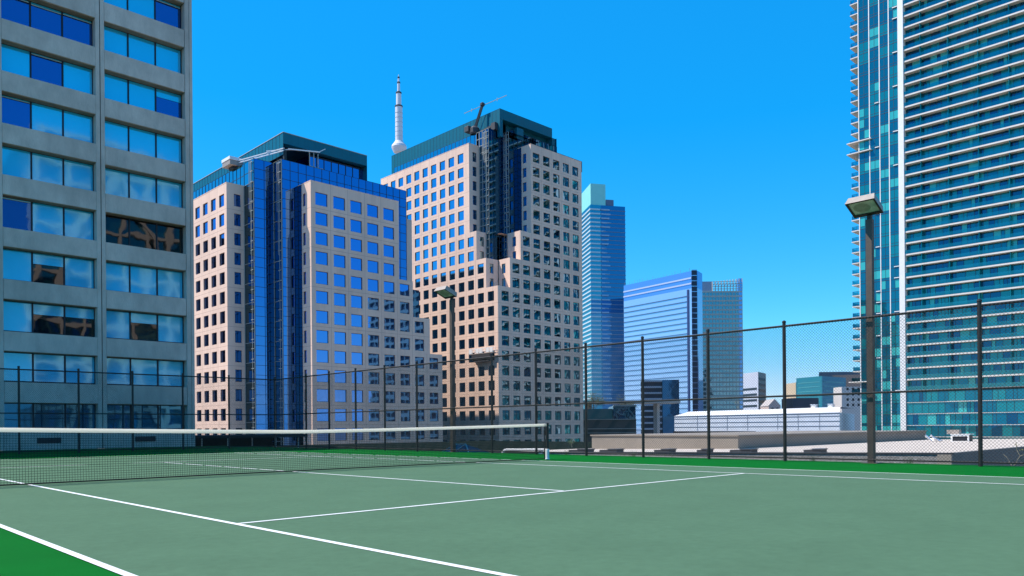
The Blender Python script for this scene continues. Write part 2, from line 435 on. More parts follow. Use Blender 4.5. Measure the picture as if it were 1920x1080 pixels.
# ------------------------------------------------------------------ floodlights
def floodlight(x, y, label):
    th = thing('floodlight', label, 'floodlight', (x, y, 0), 'court floodlights on square poles')
    q = MB(); q.box(x-.075, y-.075, .012, x+.075, y+.075, 6.02); q.box(x-.2, y-.2, .001, x+.2, y+.2, .012)
    q.build('pole', M_brown, th, bevel=.006)
    # head: shallow box tilted up towards the court (-x)
    T = Matrix.Translation((x-.10, y, 6.13)) @ Matrix.Rotation(R(22), 4, 'Y')
    a, wd, hh = .58, .70, .19
    q = MB(); i = [(-a,-wd/2,-.0),(0.06,-wd/2,0),(0.06,wd/2,0),(-a,wd/2,0),(-a+.05,-wd/2+.04,hh),(0.04,-wd/2+.04,hh),(0.04,wd/2-.04,hh),(-a+.05,wd/2-.04,hh)]
    q.v = [tuple(T @ Vector(p)) for p in i]
    q.f = [(4,5,6,7),(0,1,5,4),(1,2,6,5),(2,3,7,6),(3,0,4,7)]; q.m = [0]*5
    rim = .045                                       # underside rim round the lens
    o8 = [Vector(p) for p in ((-a,-wd/2,0),(.06,-wd/2,0),(.06,wd/2,0),(-a,wd/2,0))]
    i8 = [Vector(p) for p in ((-a+rim,-wd/2+rim,0),(.06-rim*2,-wd/2+rim,0),(.06-rim*2,wd/2-rim,0),(-a+rim,wd/2-rim,0))]
    for k in range(4):
        j = (k+1) % 4; q.quad(T@o8[j], T@o8[k], T@i8[k], T@i8[j], 1)
        q.quad(T@i8[j], T@i8[k], T@(i8[k]+up*.03), T@(i8[j]+up*.03), 1)
    hd = q.build('lamp_head', [M_lampbody, M_black], th)
    q = MB(); q.poly([T@(p+up*.028) for p in i8[::-1]]); 
    q.build('lens', mat('lamp_lens', (.50, .52, .46, 1), .18, var=.35, scale=5), hd)
    q = MB(); c = T @ Vector((-a*.5, .06, .022)); 
    ring = [T @ (Vector((-a*.47+.17*math.cos(k*math.pi/8), .05+.2*math.sin(k*math.pi/8), .024))) for k in range(16)]
    q.poly(ring[::-1]); q.build('reflector', mat('lamp_reflector', (.26, .29, .22, 1), .3, var=.3, scale=9), hd)
    q = MB(); q.box(x-.05, y-.05, 6.02, x+.05, y+.05, 6.16); q.build('neck', M_black, th)
    return th
floodlight(FX+.16, -8.2, 'large floodlight on a square brown pole in front of the balcony tower')
floodlight(FX+.16, 7.9, 'smaller looking floodlight on a dark pole in front of the far pink tower')

# ------------------------------------------------------------------ concrete tower behind the court
TY, TH = 30.0, 28.2
sills = [.92, 3.47, 6.03, 8.66, 11.28, 13.94, 16.54, 19.17, 21.8, 24.42, 27.0]
heads = [2.42, 5.0, 7.6, 10.22, 12.82, 15.39, 17.98, 20.56, 23.16, 25.74]
heads = [h+.011*(h-.95) for h in heads]
tower = thing('concrete_tower', 'grey concrete slab tower with bands of blue windows, behind the left end of the court', 'apartment building', (0, TY, 0))
BW, PW = 4.335, .45
bays = [4.81-4.785*k for k in range(0, 6)]       # left edge of each bay
xl = bays[-1]-PW; xr = 9.6
q = MB(); q.box(xl, TY+.75, .0, xr, TY+16, TH); 
q.build('wall', M_conc, tower)
q = MB()
for bx in bays[1:]+[bays[-1]-4.785]:
    c0, c1 = bx+BW, bx+BW+.44
    q.box(c0, TY+.0, 0, (c0+c1)/2-.022, TY+.749, TH); q.box((c0+c1)/2+.022, TY+.0, 0, c1, TY+.749, TH)
    q.box((c0+c1)/2-.022, TY+.06, 0, (c0+c1)/2+.022, TY+.749, TH, 1)
q.box(9.165, TY, 0, 9.4, TY+.749, TH); q.box(9.4, TY+.06, 0, 9.43, TY+.749, TH, 1); q.box(9.43, TY+.02, 0, xr, TY+.749, TH)
q.build('columns', [M_conc, M_frame], tower)
def spandrel(x0, x1, z0, z1):
    s = MB(); s.box(x0+.004, TY+.015, z0, x1-.004, TY+.748, z1)
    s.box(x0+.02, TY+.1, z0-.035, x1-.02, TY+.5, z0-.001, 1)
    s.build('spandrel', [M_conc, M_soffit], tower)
PAT = {0: {9: 'CCD', 8: 'CCC', 7: 'CCh', 6: 'CCC', 5: 'CCC', 4: 'KKK', 3: 'CCC', 2: 'CkC', 1: 'CCC', 0: 'BBB'},
       1: {9: 'DCD', 8: 'DDD', 7: 'CDC', 6: 'DCC', 5: 'CCC', 4: 'DCC', 3: 'CkC', 2: 'Ckk', 1: 'CCC', 0: 'BBB'}}
M_p_b = glass('pane_blue', (.10, .38, .60), wav=.06, diff=(.01, .09, .16), dmix=.4)
for bi, bx in enumerate(bays):
    x0, x1 = bx, bx+BW
    spandrel(x0, x1, 0.0, sills[0])
    for k in range(10):
        spandrel(x0, x1, heads[k], min(TH, sills[k+1]))
        zs, zh = sills[k], heads[k]; yg = TY+.52
        wn = MB(); fr = .05
        xs = [x0, x0+BW*.317, x0+BW*.66, x1]
        for xx in xs: wn.box(max(x0, xx-fr*.8), yg-.04, zs, min(x1, xx+fr*.8), yg+.1, zh)
        wn.box(x0, yg-.03, zh-.06, x1, yg+.09, zh-.001); wn.box(x0, yg-.03, zs+.001, x1, yg+.09, zs+.09)
        wo = wn.build('window', M_frame, tower)
        pat = PAT.get(bi, None)
        pat = pat[k] if pat else ''.join(random.choice('CCCD') for _ in range(3))
        for j in range(3):
            c = pat[j]; a, e = xs[j]+fr*.8, xs[j+1]-fr*.8; za, ze = zs+.09, zh-.06
            tlt = [random.uniform(-.006, .006) for _ in range(3)]
            def pane(z_a, z_e, mm, lab=None):
                pm = MB(); pm.quad((a, yg+tlt[0], z_a), (e, yg+tlt[1], z_a), (e, yg+tlt[1]+tlt[2], z_e), (a, yg+tlt[0]+tlt[2], z_e)); pm.build('pane', mm, wo, lab)
            if c == 'C': pane(za, ze, M_p_c)
            elif c == 'B': pane(za, ze, M_p_b)
            elif c == 'K': pane(za, ze, M_p_k, 'dark open window pane without blinds')
            elif c == 'D':
                zc = ze-.1*random.uniform(.6, 1.6)
                pane(za, zc, M_p_d, 'dark blue curtained pane'); pane(zc+.03, ze, M_p_c)
                br = MB(); br.box(a, yg-.012, zc, e, yg+.02, zc+.03); br.build('blind_rail', M_blind, wo)
            else:
                zc = za+(ze-za)*(.62 if c == 'k' else .68)
                pane(za, zc, M_p_k if c == 'k' else M_p_d, 'pane with the blind pulled half up'); pane(zc+.02, ze, M_p_c)
    v = MB()
    vx = x0+BW*.33
    v.box(vx, TY-.01, .34, vx+1.1, TY+.1, .62)
    for kk in range(5): v.box(vx+.02, TY-.03, .37+kk*.05, vx+1.08, TY-.011, .39+kk*.05)
    v.build('vent_grille', M_coping, tower)

# low service canopy between the tower and the pink building
th = thing('service_shelter', 'low dark service shelter on thin posts beside the concrete tower', 'shelter', (12, 31, 0))
q = MB(); q.box(10.0, 30.6, .45, 17.3, 36, .62); q.build('roof', mat('shelter_roof', (.012, .016, .016, 1), .8), th)
q = MB(); q.box(10.2, 35.2, -1, 17.1, 35.6, .44); q.build('back_wall', mat('shelter_wall', (.01, .011, .012, 1), .9), th)
for xx in (10.3, 11.9, 13.5, 15.1, 16.7):
    q = MB(); q.box(xx, 30.8, -1, xx+.05, 30.85, .449); q.build('post', M_mull, th)

# ------------------------------------------------------------------ near pink tower with the stepped glass corner
def pink_box(mb, x0, y0, z0, x1, y1, z1):
    """plain faces (back, right, top) of a precast wing; the two faces seen from the court are facades"""
    mb.quad((x1,y0,z0),(x1,y1,z0),(x1,y1,z1),(x1,y0,z1)); mb.quad((x1,y1,z0),(x0,y1,z0),(x0,y1,z1),(x1,y1,z1))
    mb.quad((x0,y0,z1),(x1,y0,z1),(x1,y1,z1),(x0,y1,z1))
X0, Y0 = 52.45, 121.6       # left wing corner
X2, Y2 = 55.85, 117.6
X4, Y4 = 59.75, 114.55
X6, Y6 = 62.95, 109.90      # right wing corner
near = thing('pink_office_tower', 'nearer pink office tower with blue glass corner and square blue windows, beside the concrete tower', 'office tower', (X6, Y6, GZ), 'twin pink office towers')
rowsR = [(41.94-3.596*k, 44.28-3.596*k) for k in range(17)]
rowsL = [(42.2-3.596*k, 44.45-3.596*k) for k in range(17)]
ZR, ZL, ZB = 46.1, 46.2, GZ
colsF = [(.91, 3.45), (4.66, 7.2), (8.33, 10.87), (12.08, 14.62), (15.82, 18.36), (19.62, 22.0), (23.25, 25.6), (26.95, 29.25)]
wins = []
q = MB()
steps = [(0, 19.5, 30.7, ZR), (0, 22.85, 23.5, 30.7), (0, 27.1, 16.3, 23.5), (0, 30.3, ZB, 16.3)]
for (a, bb, z0, z1) in steps:
    wins += facade(q, (X6, Y6, 0), (1, 0, 0), (0, -1, 0), a, bb, z0, z1, colsF, rowsR)
    x1 = X6+bb
    q.quad((x1, Y6, z0), (x1, Y6+60, z0), (x1, Y6+60, z1), (x1, Y6, z1), 2)
for (a, bb, zt, a2) in ((0, 19.5, ZR, 19.5), (19.5, 22.85, 30.7, 0), (22.85, 27.1, 23.5, 0), (27.1, 30.3, 16.3, 0)):
    q.quad((X6+a, Y6, zt), (X6+bb, Y6, zt), (X6+bb, Y6+60, zt), (X6+a, Y6+60, zt))
wins += facade(q, (X6, Y6, 0), (0, 1, 0), (-1, 0, 0), 0, 3.3, ZB, ZR, [(1.95, 2.95)], rowsR)
wins += facade(q, (X0, Y0, 0), (0, 1, 0), (-1, 0, 0), 0, 30, ZB, ZL, [(1.04+3.65*k, 3.25+3.65*k) for k in range(8)], rowsL)
wins += facade(q, (X0, Y0, 0), (1, 0, 0), (0, -1, 0), 0, X2-X0+.2, ZB, ZL, [(1.4, 2.7)], rowsL)
q.quad((X0, Y0, ZL), (X2+1, Y0, ZL), (X2+1, Y0+30, ZL), (X0, Y0+30, ZL))
q.quad((X0, Y0+30, ZB), (X0, Y0+30, ZL), (X2+3, Y0+30, ZL), (X2+3, Y0+30, ZB))
q.quad((X6+30.3, Y6+60, ZB), (X6, Y6+60, ZB), (X6, Y6+60, 16.3), (X6+30.3, Y6+60, 16.3)); q.quad((X6+19.5, Y6+60, 16.3), (X6, Y6+60, 16.3), (X6, Y6+60, ZR), (X6+19.5, Y6+60, ZR))
q.box(X4+20, Y4+8, ZB, X4+35.4, Y4+75, 47.3); q.quad((X4+35.41, Y4+8.3, ZB), (X4+35.41, Y4+75, ZB), (X4+35.41, Y4+75, 47), (X4+35.41, Y4+8.3, 47), 2)
q.build('precast_wall', [M_pink, M_joint, mat('flank_mirror_dark', (.015, .018, .02, 1), .5)], near)  # unseen flank coloured near black so the far tower's windows mirror dark
hideB1 = lambda P: px(P)[0] < 366 or P.z < 1
add_windows(near, [wn for wn in wins if wn[4].y < -.5], M_g_near, hideB1, limit=75)
add_windows(near, [wn for wn in wins if wn[4].y > -.5], M_g_near, hideB1, limit=25)
# stepped glass core
q = MB(); L1 = 50.45
def corew(O, u, nrm, l, z0, z1, mu, gm=0): glass_wall(q, O, u, nrm, l, z0, z1, 1.62 if mu == 2 else 2.7, 1.8 if mu == 2 else 3.6, gm, mu, mw=.07, proud=.06 if mu == 2 else .16)
corew((X2, Y2, 0), (1, 0, 0), (0, -1, 0), X4-X2, ZB, L1, 2)
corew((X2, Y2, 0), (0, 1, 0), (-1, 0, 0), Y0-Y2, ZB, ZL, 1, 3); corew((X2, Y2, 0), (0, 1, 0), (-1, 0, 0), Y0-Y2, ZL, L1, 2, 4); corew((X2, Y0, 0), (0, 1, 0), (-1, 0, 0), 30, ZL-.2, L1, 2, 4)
corew((X4, Y4, 0), (1, 0, 0), (0, -1, 0), 28.0, ZB, L1, 2)
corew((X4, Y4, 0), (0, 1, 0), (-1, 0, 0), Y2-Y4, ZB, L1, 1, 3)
for (xx, yy) in ((X4, Y4), (X2, Y2)):
    for k in range(18):
        zz = 49.9-3.6*k
        for dz in (0, 1.7): q.box(xx-.30, yy+.1, zz-dz-.11, xx-.22, yy+1.15, zz-dz, 1)
    for dy in (.55, .95): q.box(xx-.30, yy+dy, ZB if dy < .6 else 33, xx-.22, yy+dy+.07, L1-.3, 1)
    q.box(xx-.30, yy+1.4, 41, xx-.22, yy+1.47, L1-.3, 1)
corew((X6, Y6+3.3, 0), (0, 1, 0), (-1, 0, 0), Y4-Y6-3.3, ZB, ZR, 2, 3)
corew((X4+28, Y4+.6, 0), (1, 0, 0), (0, -1, 0), 3.6, ZB, 30.2, 2)
for (xa, xb, ya, z0, z1) in ((X4+.01, X4+21.8, Y4+1.6, L1, 52.0), (X4+.01, X4+20.3, Y4+2.2, L1, 54.1), (X4, X4+19.2, Y4+.02, L1, 0)):
    pass
q.quad((X2, Y2, L1), (X4, Y2, L1), (X4, Y2+30, L1), (X2, Y2+30, L1)); q.quad((X4, Y4, L1), (X4+28, Y4, L1), (X4+28, Y4+35, L1), (X4, Y4+35, L1))
q.quad((X4+28, Y4, ZB), (X4+28, Y4+35, ZB), (X4+28, Y4+35, L1), (X4+28, Y4, L1))
# upper tiers: blue glass below a dark teal screen
glass_wall(q, (X4+6.8, Y4+2.2, 0), (1, 0, 0), (0, -1, 0), 12.9, L1, 53.4, 1.62, 3.0, 0, 2, mw=.11, proud=.1)
q.quad((X4+19.7, Y4+2.2, L1), (X4+19.7, Y4+30, L1), (X4+19.7, Y4+30, 53.4), (X4+19.7, Y4+2.2, 53.4)); q.quad((X4+6.8, Y4+2.2, 53.4), (X4+19.7, Y4+2.2, 53.4), (X4+19.7, Y4+30, 53.4), (X4+6.8, Y4+30, 53.4))
glass_wall(q, (X4+19.7, Y4+2.8, 0), (1, 0, 0), (0, -1, 0), 1.7, L1, 51.3, 1.6, 1.6, 0, 2, mw=.11, proud=.1)
glass_wall(q, (X4+2.2, Y4+9.5, 0), (1, 0, 0), (0, -1, 0), 4.5, L1, 53.6, 1.5, 3.0, 0, 2, mw=.1, proud=.08)
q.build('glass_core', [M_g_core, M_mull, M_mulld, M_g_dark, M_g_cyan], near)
M_teal_dark = mat('teal_metal_panel', (.004, .06, .075, 1), .4, var=.1, scale=.3, stretch=(3, 3, .1))
M_teal_ribbed = mat('teal_ribbed_panel', (.002, .11, .155, 1), .35, var=.12, scale=1.2, stretch=(3, 3, .05))  # one panel colour for every penthouse face
q = MB()
glass_wall(q, (X4+.7, Y4+.7, 0), (0, 1, 0), (-1, 0, 0), 42, L1+1.2, 55.7, 1.4, 8, 0, 1, mw=.05, proud=.03)
q.quad((X4+.7, Y4+.7, 53.7), (X4+18.9, Y4+.7, 53.7), (X4+18.9, Y4+.7, 55.7), (X4+.7, Y4+.7, 55.7), 0)
q.quad((X4+18.9, Y4+.7, L1), (X4+18.9, Y4+40, L1), (X4+18.9, Y4+40, 55.7), (X4+18.9, Y4+.7, 55.7), 0)
q.quad((X4+.7, Y4+.7, 55.7), (X4+18.9, Y4+.7, 55.7), (X4+18.9, Y4+42, 55.7), (X4+.7, Y4+42, 55.7), 0)
q.quad((X4+18.9, Y4+.7, 53.7), (X4+.7, Y4+.7, 53.7), (X4+.7, Y4+2.2, 53.7), (X4+18.9, Y4+2.2, 53.7), 0)
q.build('penthouse', [M_teal_ribbed, M_mulld], near)
q = MB()
for (p, e) in (((X4+.7, Y4+.7, 55.76), (X4+.7, Y4+42, 55.76)), ((X4+.7, Y4+.7, 55.76), (X4+18.9, Y4+.7, 55.76))): q.beam(p, e, .16, .12)
q.build('roof_coping', M_mull, near)
q = MB(); q.box(X0-.03, Y0-.03, ZL, X0+.5, Y0+30, ZL+.12); q.box(X0+.5, Y0-.03, ZL, X2, Y0+.5, ZL+.12)
q.box(X6-.03, Y6-.03, ZR, X6+19.5, Y6+.45, ZR+.12); q.box(X6-.03, Y6+.45, ZR, X6+.45, Y4, ZR+.12)
q.build('parapet_cap', M_pink, near)

def roof_rig(name, label, base, arm_a, arm_b, box_c, kind):
    th = thing(name, label, 'roof crane', base)
    return th
# roof cleaning rig of the near tower: counterweight box on a long lattice arm and a yoke at the glass corner
A = Vector((56.3, 124.6, 51.7)); B = Vector((60.6, 115.2, 52.6)); Cc = Vector((67.6, 114.6, 53.6))
rig = thing('roof_cleaning_rig', 'white window cleaning rig lying across the roof corner of the nearer pink tower', 'roof crane', tuple(A))
q = MB()
for dz in (-.22, .22): q.beam(A+up*dz, B+up*dz, .2, .16)
for k in range(7):
    f0, f1 = k/7, (k+1)/7; q.beam(A.lerp(B, f0)+up*(.22 if k % 2 else -.22), A.lerp(B, f1)+up*(-.22 if k % 2 else .22), .08, .08)
q.build('arm', M_white, rig)
q = MB(); q.beam(B+Vector((-1.8, 3.4, .1)), B+Vector((1, -.4, .1)), .18, .16); q.beam(B+Vector((.6, -.4, .1)), Cc, .26, .2); q.beam(Cc+up*.1, Cc+Vector((1.2, 0, .9)), .12, .12)
q.build('yoke', M_white, rig)
q = MB(); q.box(A.x-1.7, A.y+.2, A.z-.75, A.x+.9, A.y+3.6, A.z+.15); q.build('counterweight_box', M_lampbody, rig, bevel=.05)
q = MB(); q.box(A.x-1.8, A.y+.1, A.z+.155, A.x+1.0, A.y+3.7, A.z+.75); q.build('counterweight_lid', M_white, rig, bevel=.05)
q = MB(); q.prism([(A.x-.9, A.y+.8), (A.x+.5, A.y+.8), (A.x+.5, A.y+2.6), (A.x-.9, A.y+2.6)], A.z-1.3, A.z-.76); q.build('slewing_base', M_black, rig)
q = MB()
for xx in (65.6, 66.5, 67.4): q.beam((xx, 114.9, L1), (xx, 114.9, 53.3), .14, .14, upv=(1, 0, 0))
q.beam((65.6, 114.9, L1+.1), (68.5, 114.9, L1+.1), .3, .2); q.build('cradle_legs', M_mull, rig)
q = MB(); q.beam((60.8, 115.4, L1), (60.8, 115.4, 52.5), .5, .5, upv=(1, 0, 0)); q.build('mast', M_black, rig)

# ------------------------------------------------------------------ far pink tower
XA, YA = 117.35, 118.36
far = thing('pink_office_tower', 'farther and taller pink office tower with dark green glass corner and stepped lower floors', 'office tower', (XA, YA, GZ), 'twin pink office towers')
rows = [(67.36-3.586*k, 69.72-3.586*k) for k in range(24)]
ZT, ZAl, ZBl, ZC = 71.55, 49.4, 42.2, 34.95
colsF = [(1.18+3.72*k, 3.6+3.72*k) for k in range(8)]
colsL = [(1.39+3.6*k, 3.62+3.6*k) for k in range(13)]
wins = []; q = MB()
UW, LW = 30.9, 48.0
lv = [(0, 0, ZB, ZC), (4.07, 4.15, ZC, ZBl), (7.74, 7.58, ZBl, ZAl), (11.6, 10.1, ZAl, ZT)]
for (fx, lyy, z0, z1) in lv:
    wins += facade(q, (XA, YA, 0), (1, 0, 0), (0, -1, 0), fx, UW, z0, z1, colsF, rows)
    wins += facade(q, (XA, YA, 0), (0, 1, 0), (-1, 0, 0), lyy, LW, z0, z1, colsL, rows)
# returns facing into the notch
for (fx, lyy, z0, z1) in lv[1:]:
    d = {ZC: 4.0, ZBl: 4.6, ZAl: 3.3}[z0]; e = {ZC: 4.0, ZBl: 3.6, ZAl: 4.1}[z0]
    wins += facade(q, (XA+fx, YA, 0), (0, 1, 0), (-1, 0, 0), 0, d, z0, z1, [(1.6, 2.9)], rows, joint=False)
    wins += facade(q, (XA, YA+lyy, 0), (1, 0, 0), (0, -1, 0), 0, e, z0, z1, [(1.2, 2.5)], rows, joint=False)
    q.quad((XA, YA+lyy, z1), (XA+e+1, YA+lyy, z1), (XA+e+1, YA+lyy+3, z1), (XA, YA+lyy+3, z1)); q.quad((XA+fx, YA, z1), (XA+fx+4, YA, z1), (XA+fx+4, YA+d, z1), (XA+fx, YA+d, z1))
q.quad((XA, YA, ZC), (XA+6, YA, ZC), (XA+6, YA+6, ZC), (XA, YA+6, ZC))
pink_box(q, XA+11.6, YA, ZAl, XA+UW, YA+LW, ZT); pink_box(q, XA+6, YA+5, ZB, XA+UW, YA+LW, ZAl)
q.quad((XA+UW, YA, ZB), (XA+UW, YA+5, ZB), (XA+UW, YA+5, ZT), (XA+UW, YA, ZT))
q.quad((XA, YA+10.1, ZT), (XA+12, YA+10.1, ZT), (XA+12, YA+LW, ZT), (XA, YA+LW, ZT))
q.build('precast_wall', [M_pink, M_joint], far)
hideB2 = lambda P: (P.x < XA+.5 and px(P)[0] < 772) or P.z < 1
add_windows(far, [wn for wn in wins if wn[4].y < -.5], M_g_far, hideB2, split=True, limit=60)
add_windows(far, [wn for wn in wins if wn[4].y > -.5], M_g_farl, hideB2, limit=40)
q = MB(); x2, y2, x4, y4, x6 = XA+3.4, YA+6.5, XA+8.5, YA+4.65, XA+11.6
xp, yp = XA+6.1, YA+5.25
F1 = 75.2
def corew(O, u, nrm, l, z0, z1, mu, du=1.5): glass_wall(q, O, u, nrm, l, z0, z1, du, 3.59/2, 0, mu, mw=.08 if mu == 2 else .13, proud=.06 if mu == 2 else .12)
corew((x2, y2, 0), (1, 0, 0), (0, -1, 0), x4-x2, ZC, F1, 2); corew((x2, y2, 0), (0, 1, 0), (-1, 0, 0), 4.5, ZC, F1, 1, 1.1)
corew((x6, YA+3.3, 0), (0, 1, 0), (-1, 0, 0), y4-YA-3.3, ZAl, ZT, 2)
corew((x4, y4, 0), (1, 0, 0), (0, -1, 0), x6-x4+.2, ZC, F1-1.6, 2); corew((x4, y4, 0), (0, 1, 0), (-1, 0, 0), y2-y4, ZC, F1, 1, .9)
glass_wall(q, (x2, YA+10.3, 0), (0, 1, 0), (-1, 0, 0), 36, ZT-.4, F1, 1.5, 3.6, 3, 2, mw=.07, proud=.05)
glass_wall(q, (x6, y4, 0), (1, 0, 0), (0, -1, 0), 24.9, ZT-.3, 74.2, 1.5, 3, 0, 2, mw=.1, proud=.1)
glass_wall(q, (x6-1.4, y4+1.2, 0), (1, 0, 0), (0, -1, 0), 17.4, 74.2, 76.4, 1.5, 3, 0, 2, mw=.1, proud=.1)
q.quad((x4, y4, 74.2), (x6+24.9, y4, 74.2), (x6+24.9, y4+40, 74.2), (x4, y4+40, 74.2)); q.quad((x6+24.9, y4, ZT), (x6+24.9, y4+40, ZT), (x6+24.9, y4+40, 74.2), (x6+24.9, y4, 74.2))
q.quad((x6+16, y4+1.2, 74.2), (x6+16, y4+38, 74.2), (x6+16, y4+38, 78.6), (x6+16, y4+1.2, 78.6))
q.quad((x2, y2, F1), (x4, y2, F1), (x4, y2+36, F1), (x2, y2+36, F1)); q.quad((x4, y4, F1), (x6+8, y4, F1), (x6+8, y4+30, F1), (x4, y4+30, F1))
for (xx, yy, l_) in ((x4, y4, y2-y4), (x2, y2, YA+10.1-y2)):
    for k in range(13):
        zz = 74.4-3.59*k
        for dz in (0, 1.5): q.box(xx-.34, yy+.1, zz-dz-.13, xx-.24, yy+min(1.5, l_), zz-dz, 1)
    q.box(xx-.34, yy+.5, ZAl, xx-.24, yy+.62, 74.6, 1); q.box(xx-.34, yy+1.0, 64, xx-.24, yy+1.12, 74.6, 1)
    if l_ > 2: q.box(xx-.34, yy+1.5, 67, xx-.24, yy+1.62, 74.6, 1)
q.build('glass_core', [M_g_core2, M_mull, M_mulld, M_g_cyan], far)
q = MB()
glass_wall(q, (xp, yp, 0), (0, 1, 0), (-1, 0, 0), 46, F1, 80.5, 1.4, 8, 0, 1, mw=.05, proud=.03)
xe = XA+25.2
q.quad((xp, yp, 78.0), (xe, yp, 78.0), (xe, yp, 80.5), (xp, yp, 80.5)); q.quad((xe, yp, 76), (xe, yp+40, 76), (xe, yp+40, 80.5), (xe, yp, 80.5))
q.quad((xp, yp, 80.5), (xe, yp, 80.5), (xe, yp+46, 80.5), (xp, yp+46, 80.5)); q.quad((xe, yp, 78), (xp, yp, 78), (xp, yp+2.1, 78), (xe, yp+2.1, 78))
q.quad((xp+4, yp+2.1, 74.2), (xe, yp+2.1, 74.2), (xe, yp+2.1, 78), (xp+4, yp+2.1, 78))
q.box(xp+.05, yp+.05, 73.6, xp+1, yp+1, 78.0); q.box(xp+5.8, yp-.1, 74.3, xp+8.2, yp+1.8, 77.3)
q.quad((xe, yp+1, 78.6), (xe+2.6, yp+1, 78.6), (xe+2.6, yp+38, 78.6), (xe, yp+38, 78.6)); q.quad((xe, yp+1, 76.4), (xe+2.6, yp+1, 76.4), (xe+2.6, yp+1, 78.6), (xe, yp+1, 78.6))
q.quad((xe+2.6, yp+1, 74.2), (xe+2.6, yp+38, 74.2), (xe+2.6, yp+38, 78.6), (xe+2.6, yp+1, 78.6))
q.build('penthouse', [M_teal_ribbed, M_mulld], far)
q = MB(); q.box(XA-.03, YA+10.07, ZT, XA+.5, YA+LW, ZT+.12); q.box(XA+.5, YA+10.07, ZT, x2, YA+10.6, ZT+.12); q.box(x6-.03, YA-.03, ZT, XA+UW, YA+.45, ZT+.12); q.box(x6-.03, YA+.45, ZT, x6+.45, YA+5, ZT+.12)
q.build('parapet_cap', M_pink, far)

# roof crane of the far tower: dark slewing base, raised jib and a thin spreader bar
cb = Vector((121.2, 130.6, 76.2)); tip = Vector((122.4, 128.9, 82.6))
cr = thing('roof_crane', 'dark window cleaning crane with raised jib and thin spreader on the farther pink tower', 'roof crane', tuple(cb))
q = MB(); q.lathe(tuple(cb-up*1.0), [(1.1, 0), (1.3, .4), (1.3, 1.5), (.7, 2.1)], 12); q.build('slewing_base', M_coping, cr)
q = MB(); q.box(cb.x-1.6, cb.y+.6, cb.z-.2, cb.x+.2, cb.y+2.2, cb.z+1.2); q.build('counterweight', M_coping, cr, bevel=.08)
q = MB(); q.beam(cb+up*.4, tip, .55, .6); q.build('jib', M_coping, cr)
q = MB(); q.lathe(tuple(tip-up*.4), [(.3, 0), (.6, .3), (.6, .8), (.2, 1.1)], 10); q.build('jib_head', M_coping, cr)
q = MB(); sp = Vector((-.55, .83, -.02)); sa, sb = tip+Vector((-1.6, 5.2, -1.0)), tip+Vector((2.6, -6.2, 1.3)); q.beam(sa, sb, .12, .12)
for f_ in (.18, .78): c_ = sa.lerp(sb, f_); q.beam(c_-up*.45, c_+up*.45, .1, .1, upv=(1, 0, 0))
q.build('spreader', M_mull, cr)
q = MB(); q.beam(cb+Vector((.6, -1, -.6)), cb+Vector((1.6, -5.6, .3)), .5, .5); q.box(cb.x+1.2, cb.y-6.2, cb.z-.9, cb.x+2.2, cb.y-4.8, cb.z+.9); q.build('rail_carriage', M_coping, cr)

# suspended cleaning platform on the sunny face
pl = thing('cleaning_platform', 'pale suspended window cleaning platform hanging on the sunny face of the far pink tower', 'work platform', (XA-1, 123.2, 18.2))
q = MB(); xa, xb, ya, yb, zb = XA-1.25, XA-.35, 118.9, 127.6, 18.9
q.box(xa, ya, zb, xb, yb, zb+.14)
q.build('deck', M_lampbody, pl)
q = MB()
for yy in [ya+(yb-ya)*k/7 for k in range(8)]:
    for xx in (xa, xb-.07): q.box(xx, yy-.04, zb+.141, xx+.07, yy+.04, zb+1.3)
for zz in (.7, 1.3):
    for xx in (xa, xb-.07): q.box(xx, ya, zb+zz+.001, xx+.07, yb, zb+zz+.08)
for k in range(7):
    y0 = ya+(yb-ya)*k/7
    if k in (0, 1, 3, 4, 6): q.box(xa-.04, y0+.2, zb+.2, xa-.005, y0+1.1, zb+1.25)
q.build('guard_rail', M_white, pl)
q = MB(); q.prism([(xa+.05, ya+1.2), (xb-.05, ya+1.2), (xb-.05, yb-.9), (xa+.05, yb-.9)], zb-1.3, zb-.001); q.prism([(xa+.2, ya+1.8), (xb-.2, ya+1.8), (xb-.2, yb-1.4), (xa+.2, yb-1.4)], zb-1.9, zb-1.301); q.build('hoist_box', M_coping, pl)
q = MB()
for yy in (ya+.4, yb-.4): q.tube((XA-.8, yy, zb+1.3), (XA-.8, yy, 71.8), .02, 4)
q.build('cable', M_mull, pl)

# ------------------------------------------------------------------ right hand balcony tower
TX, FL, NF = 207.1, 2.985, 52
M_t = [glass('condo_navy', (.05, .20, .32), wav=.05, diff=(.003, .04, .09), dmix=.5),
       glass('condo_teal', (.10, .42, .44), wav=.05, diff=(.006, .20, .23), dmix=.65),
       glass('condo_blind', (.3, .55, .50), wav=.03, diff=(.05, .46, .44), dmix=.75),
       glass('condo_mid', (.06, .32, .42), wav=.05, diff=(.004, .12, .17), dmix=.6)]
M_rail = clear('railing_glass', (.10, .52, .60), .22)
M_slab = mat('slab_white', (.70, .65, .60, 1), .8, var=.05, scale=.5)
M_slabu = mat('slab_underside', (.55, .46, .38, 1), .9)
condo = thing('condo_tower', 'tall teal glass condo tower with white balcony slabs, filling the right edge', 'apartment tower', (TX, 20, GZ))
YN, YC0, YC1, YE = -24.0, 57.4, 58.75, 69.0
q = MB(); q.box(TX+1.75, YN, GZ, TX+26, YE-.05, 128); q.build('core_wall', M_t[0], condo)
q = MB(); q.box(TX-.3, YC0, GZ, TX+1.7, YC1, 128); q.build('white_pier', M_white, condo)
q = MB()
for yy in (69.0, 66.15, 63.5, 61.1): q.box(TX-.12, yy-.11, GZ, TX+.06, yy+.11, 128)
q.build('white_fins', M_white, condo)
random.seed(11)
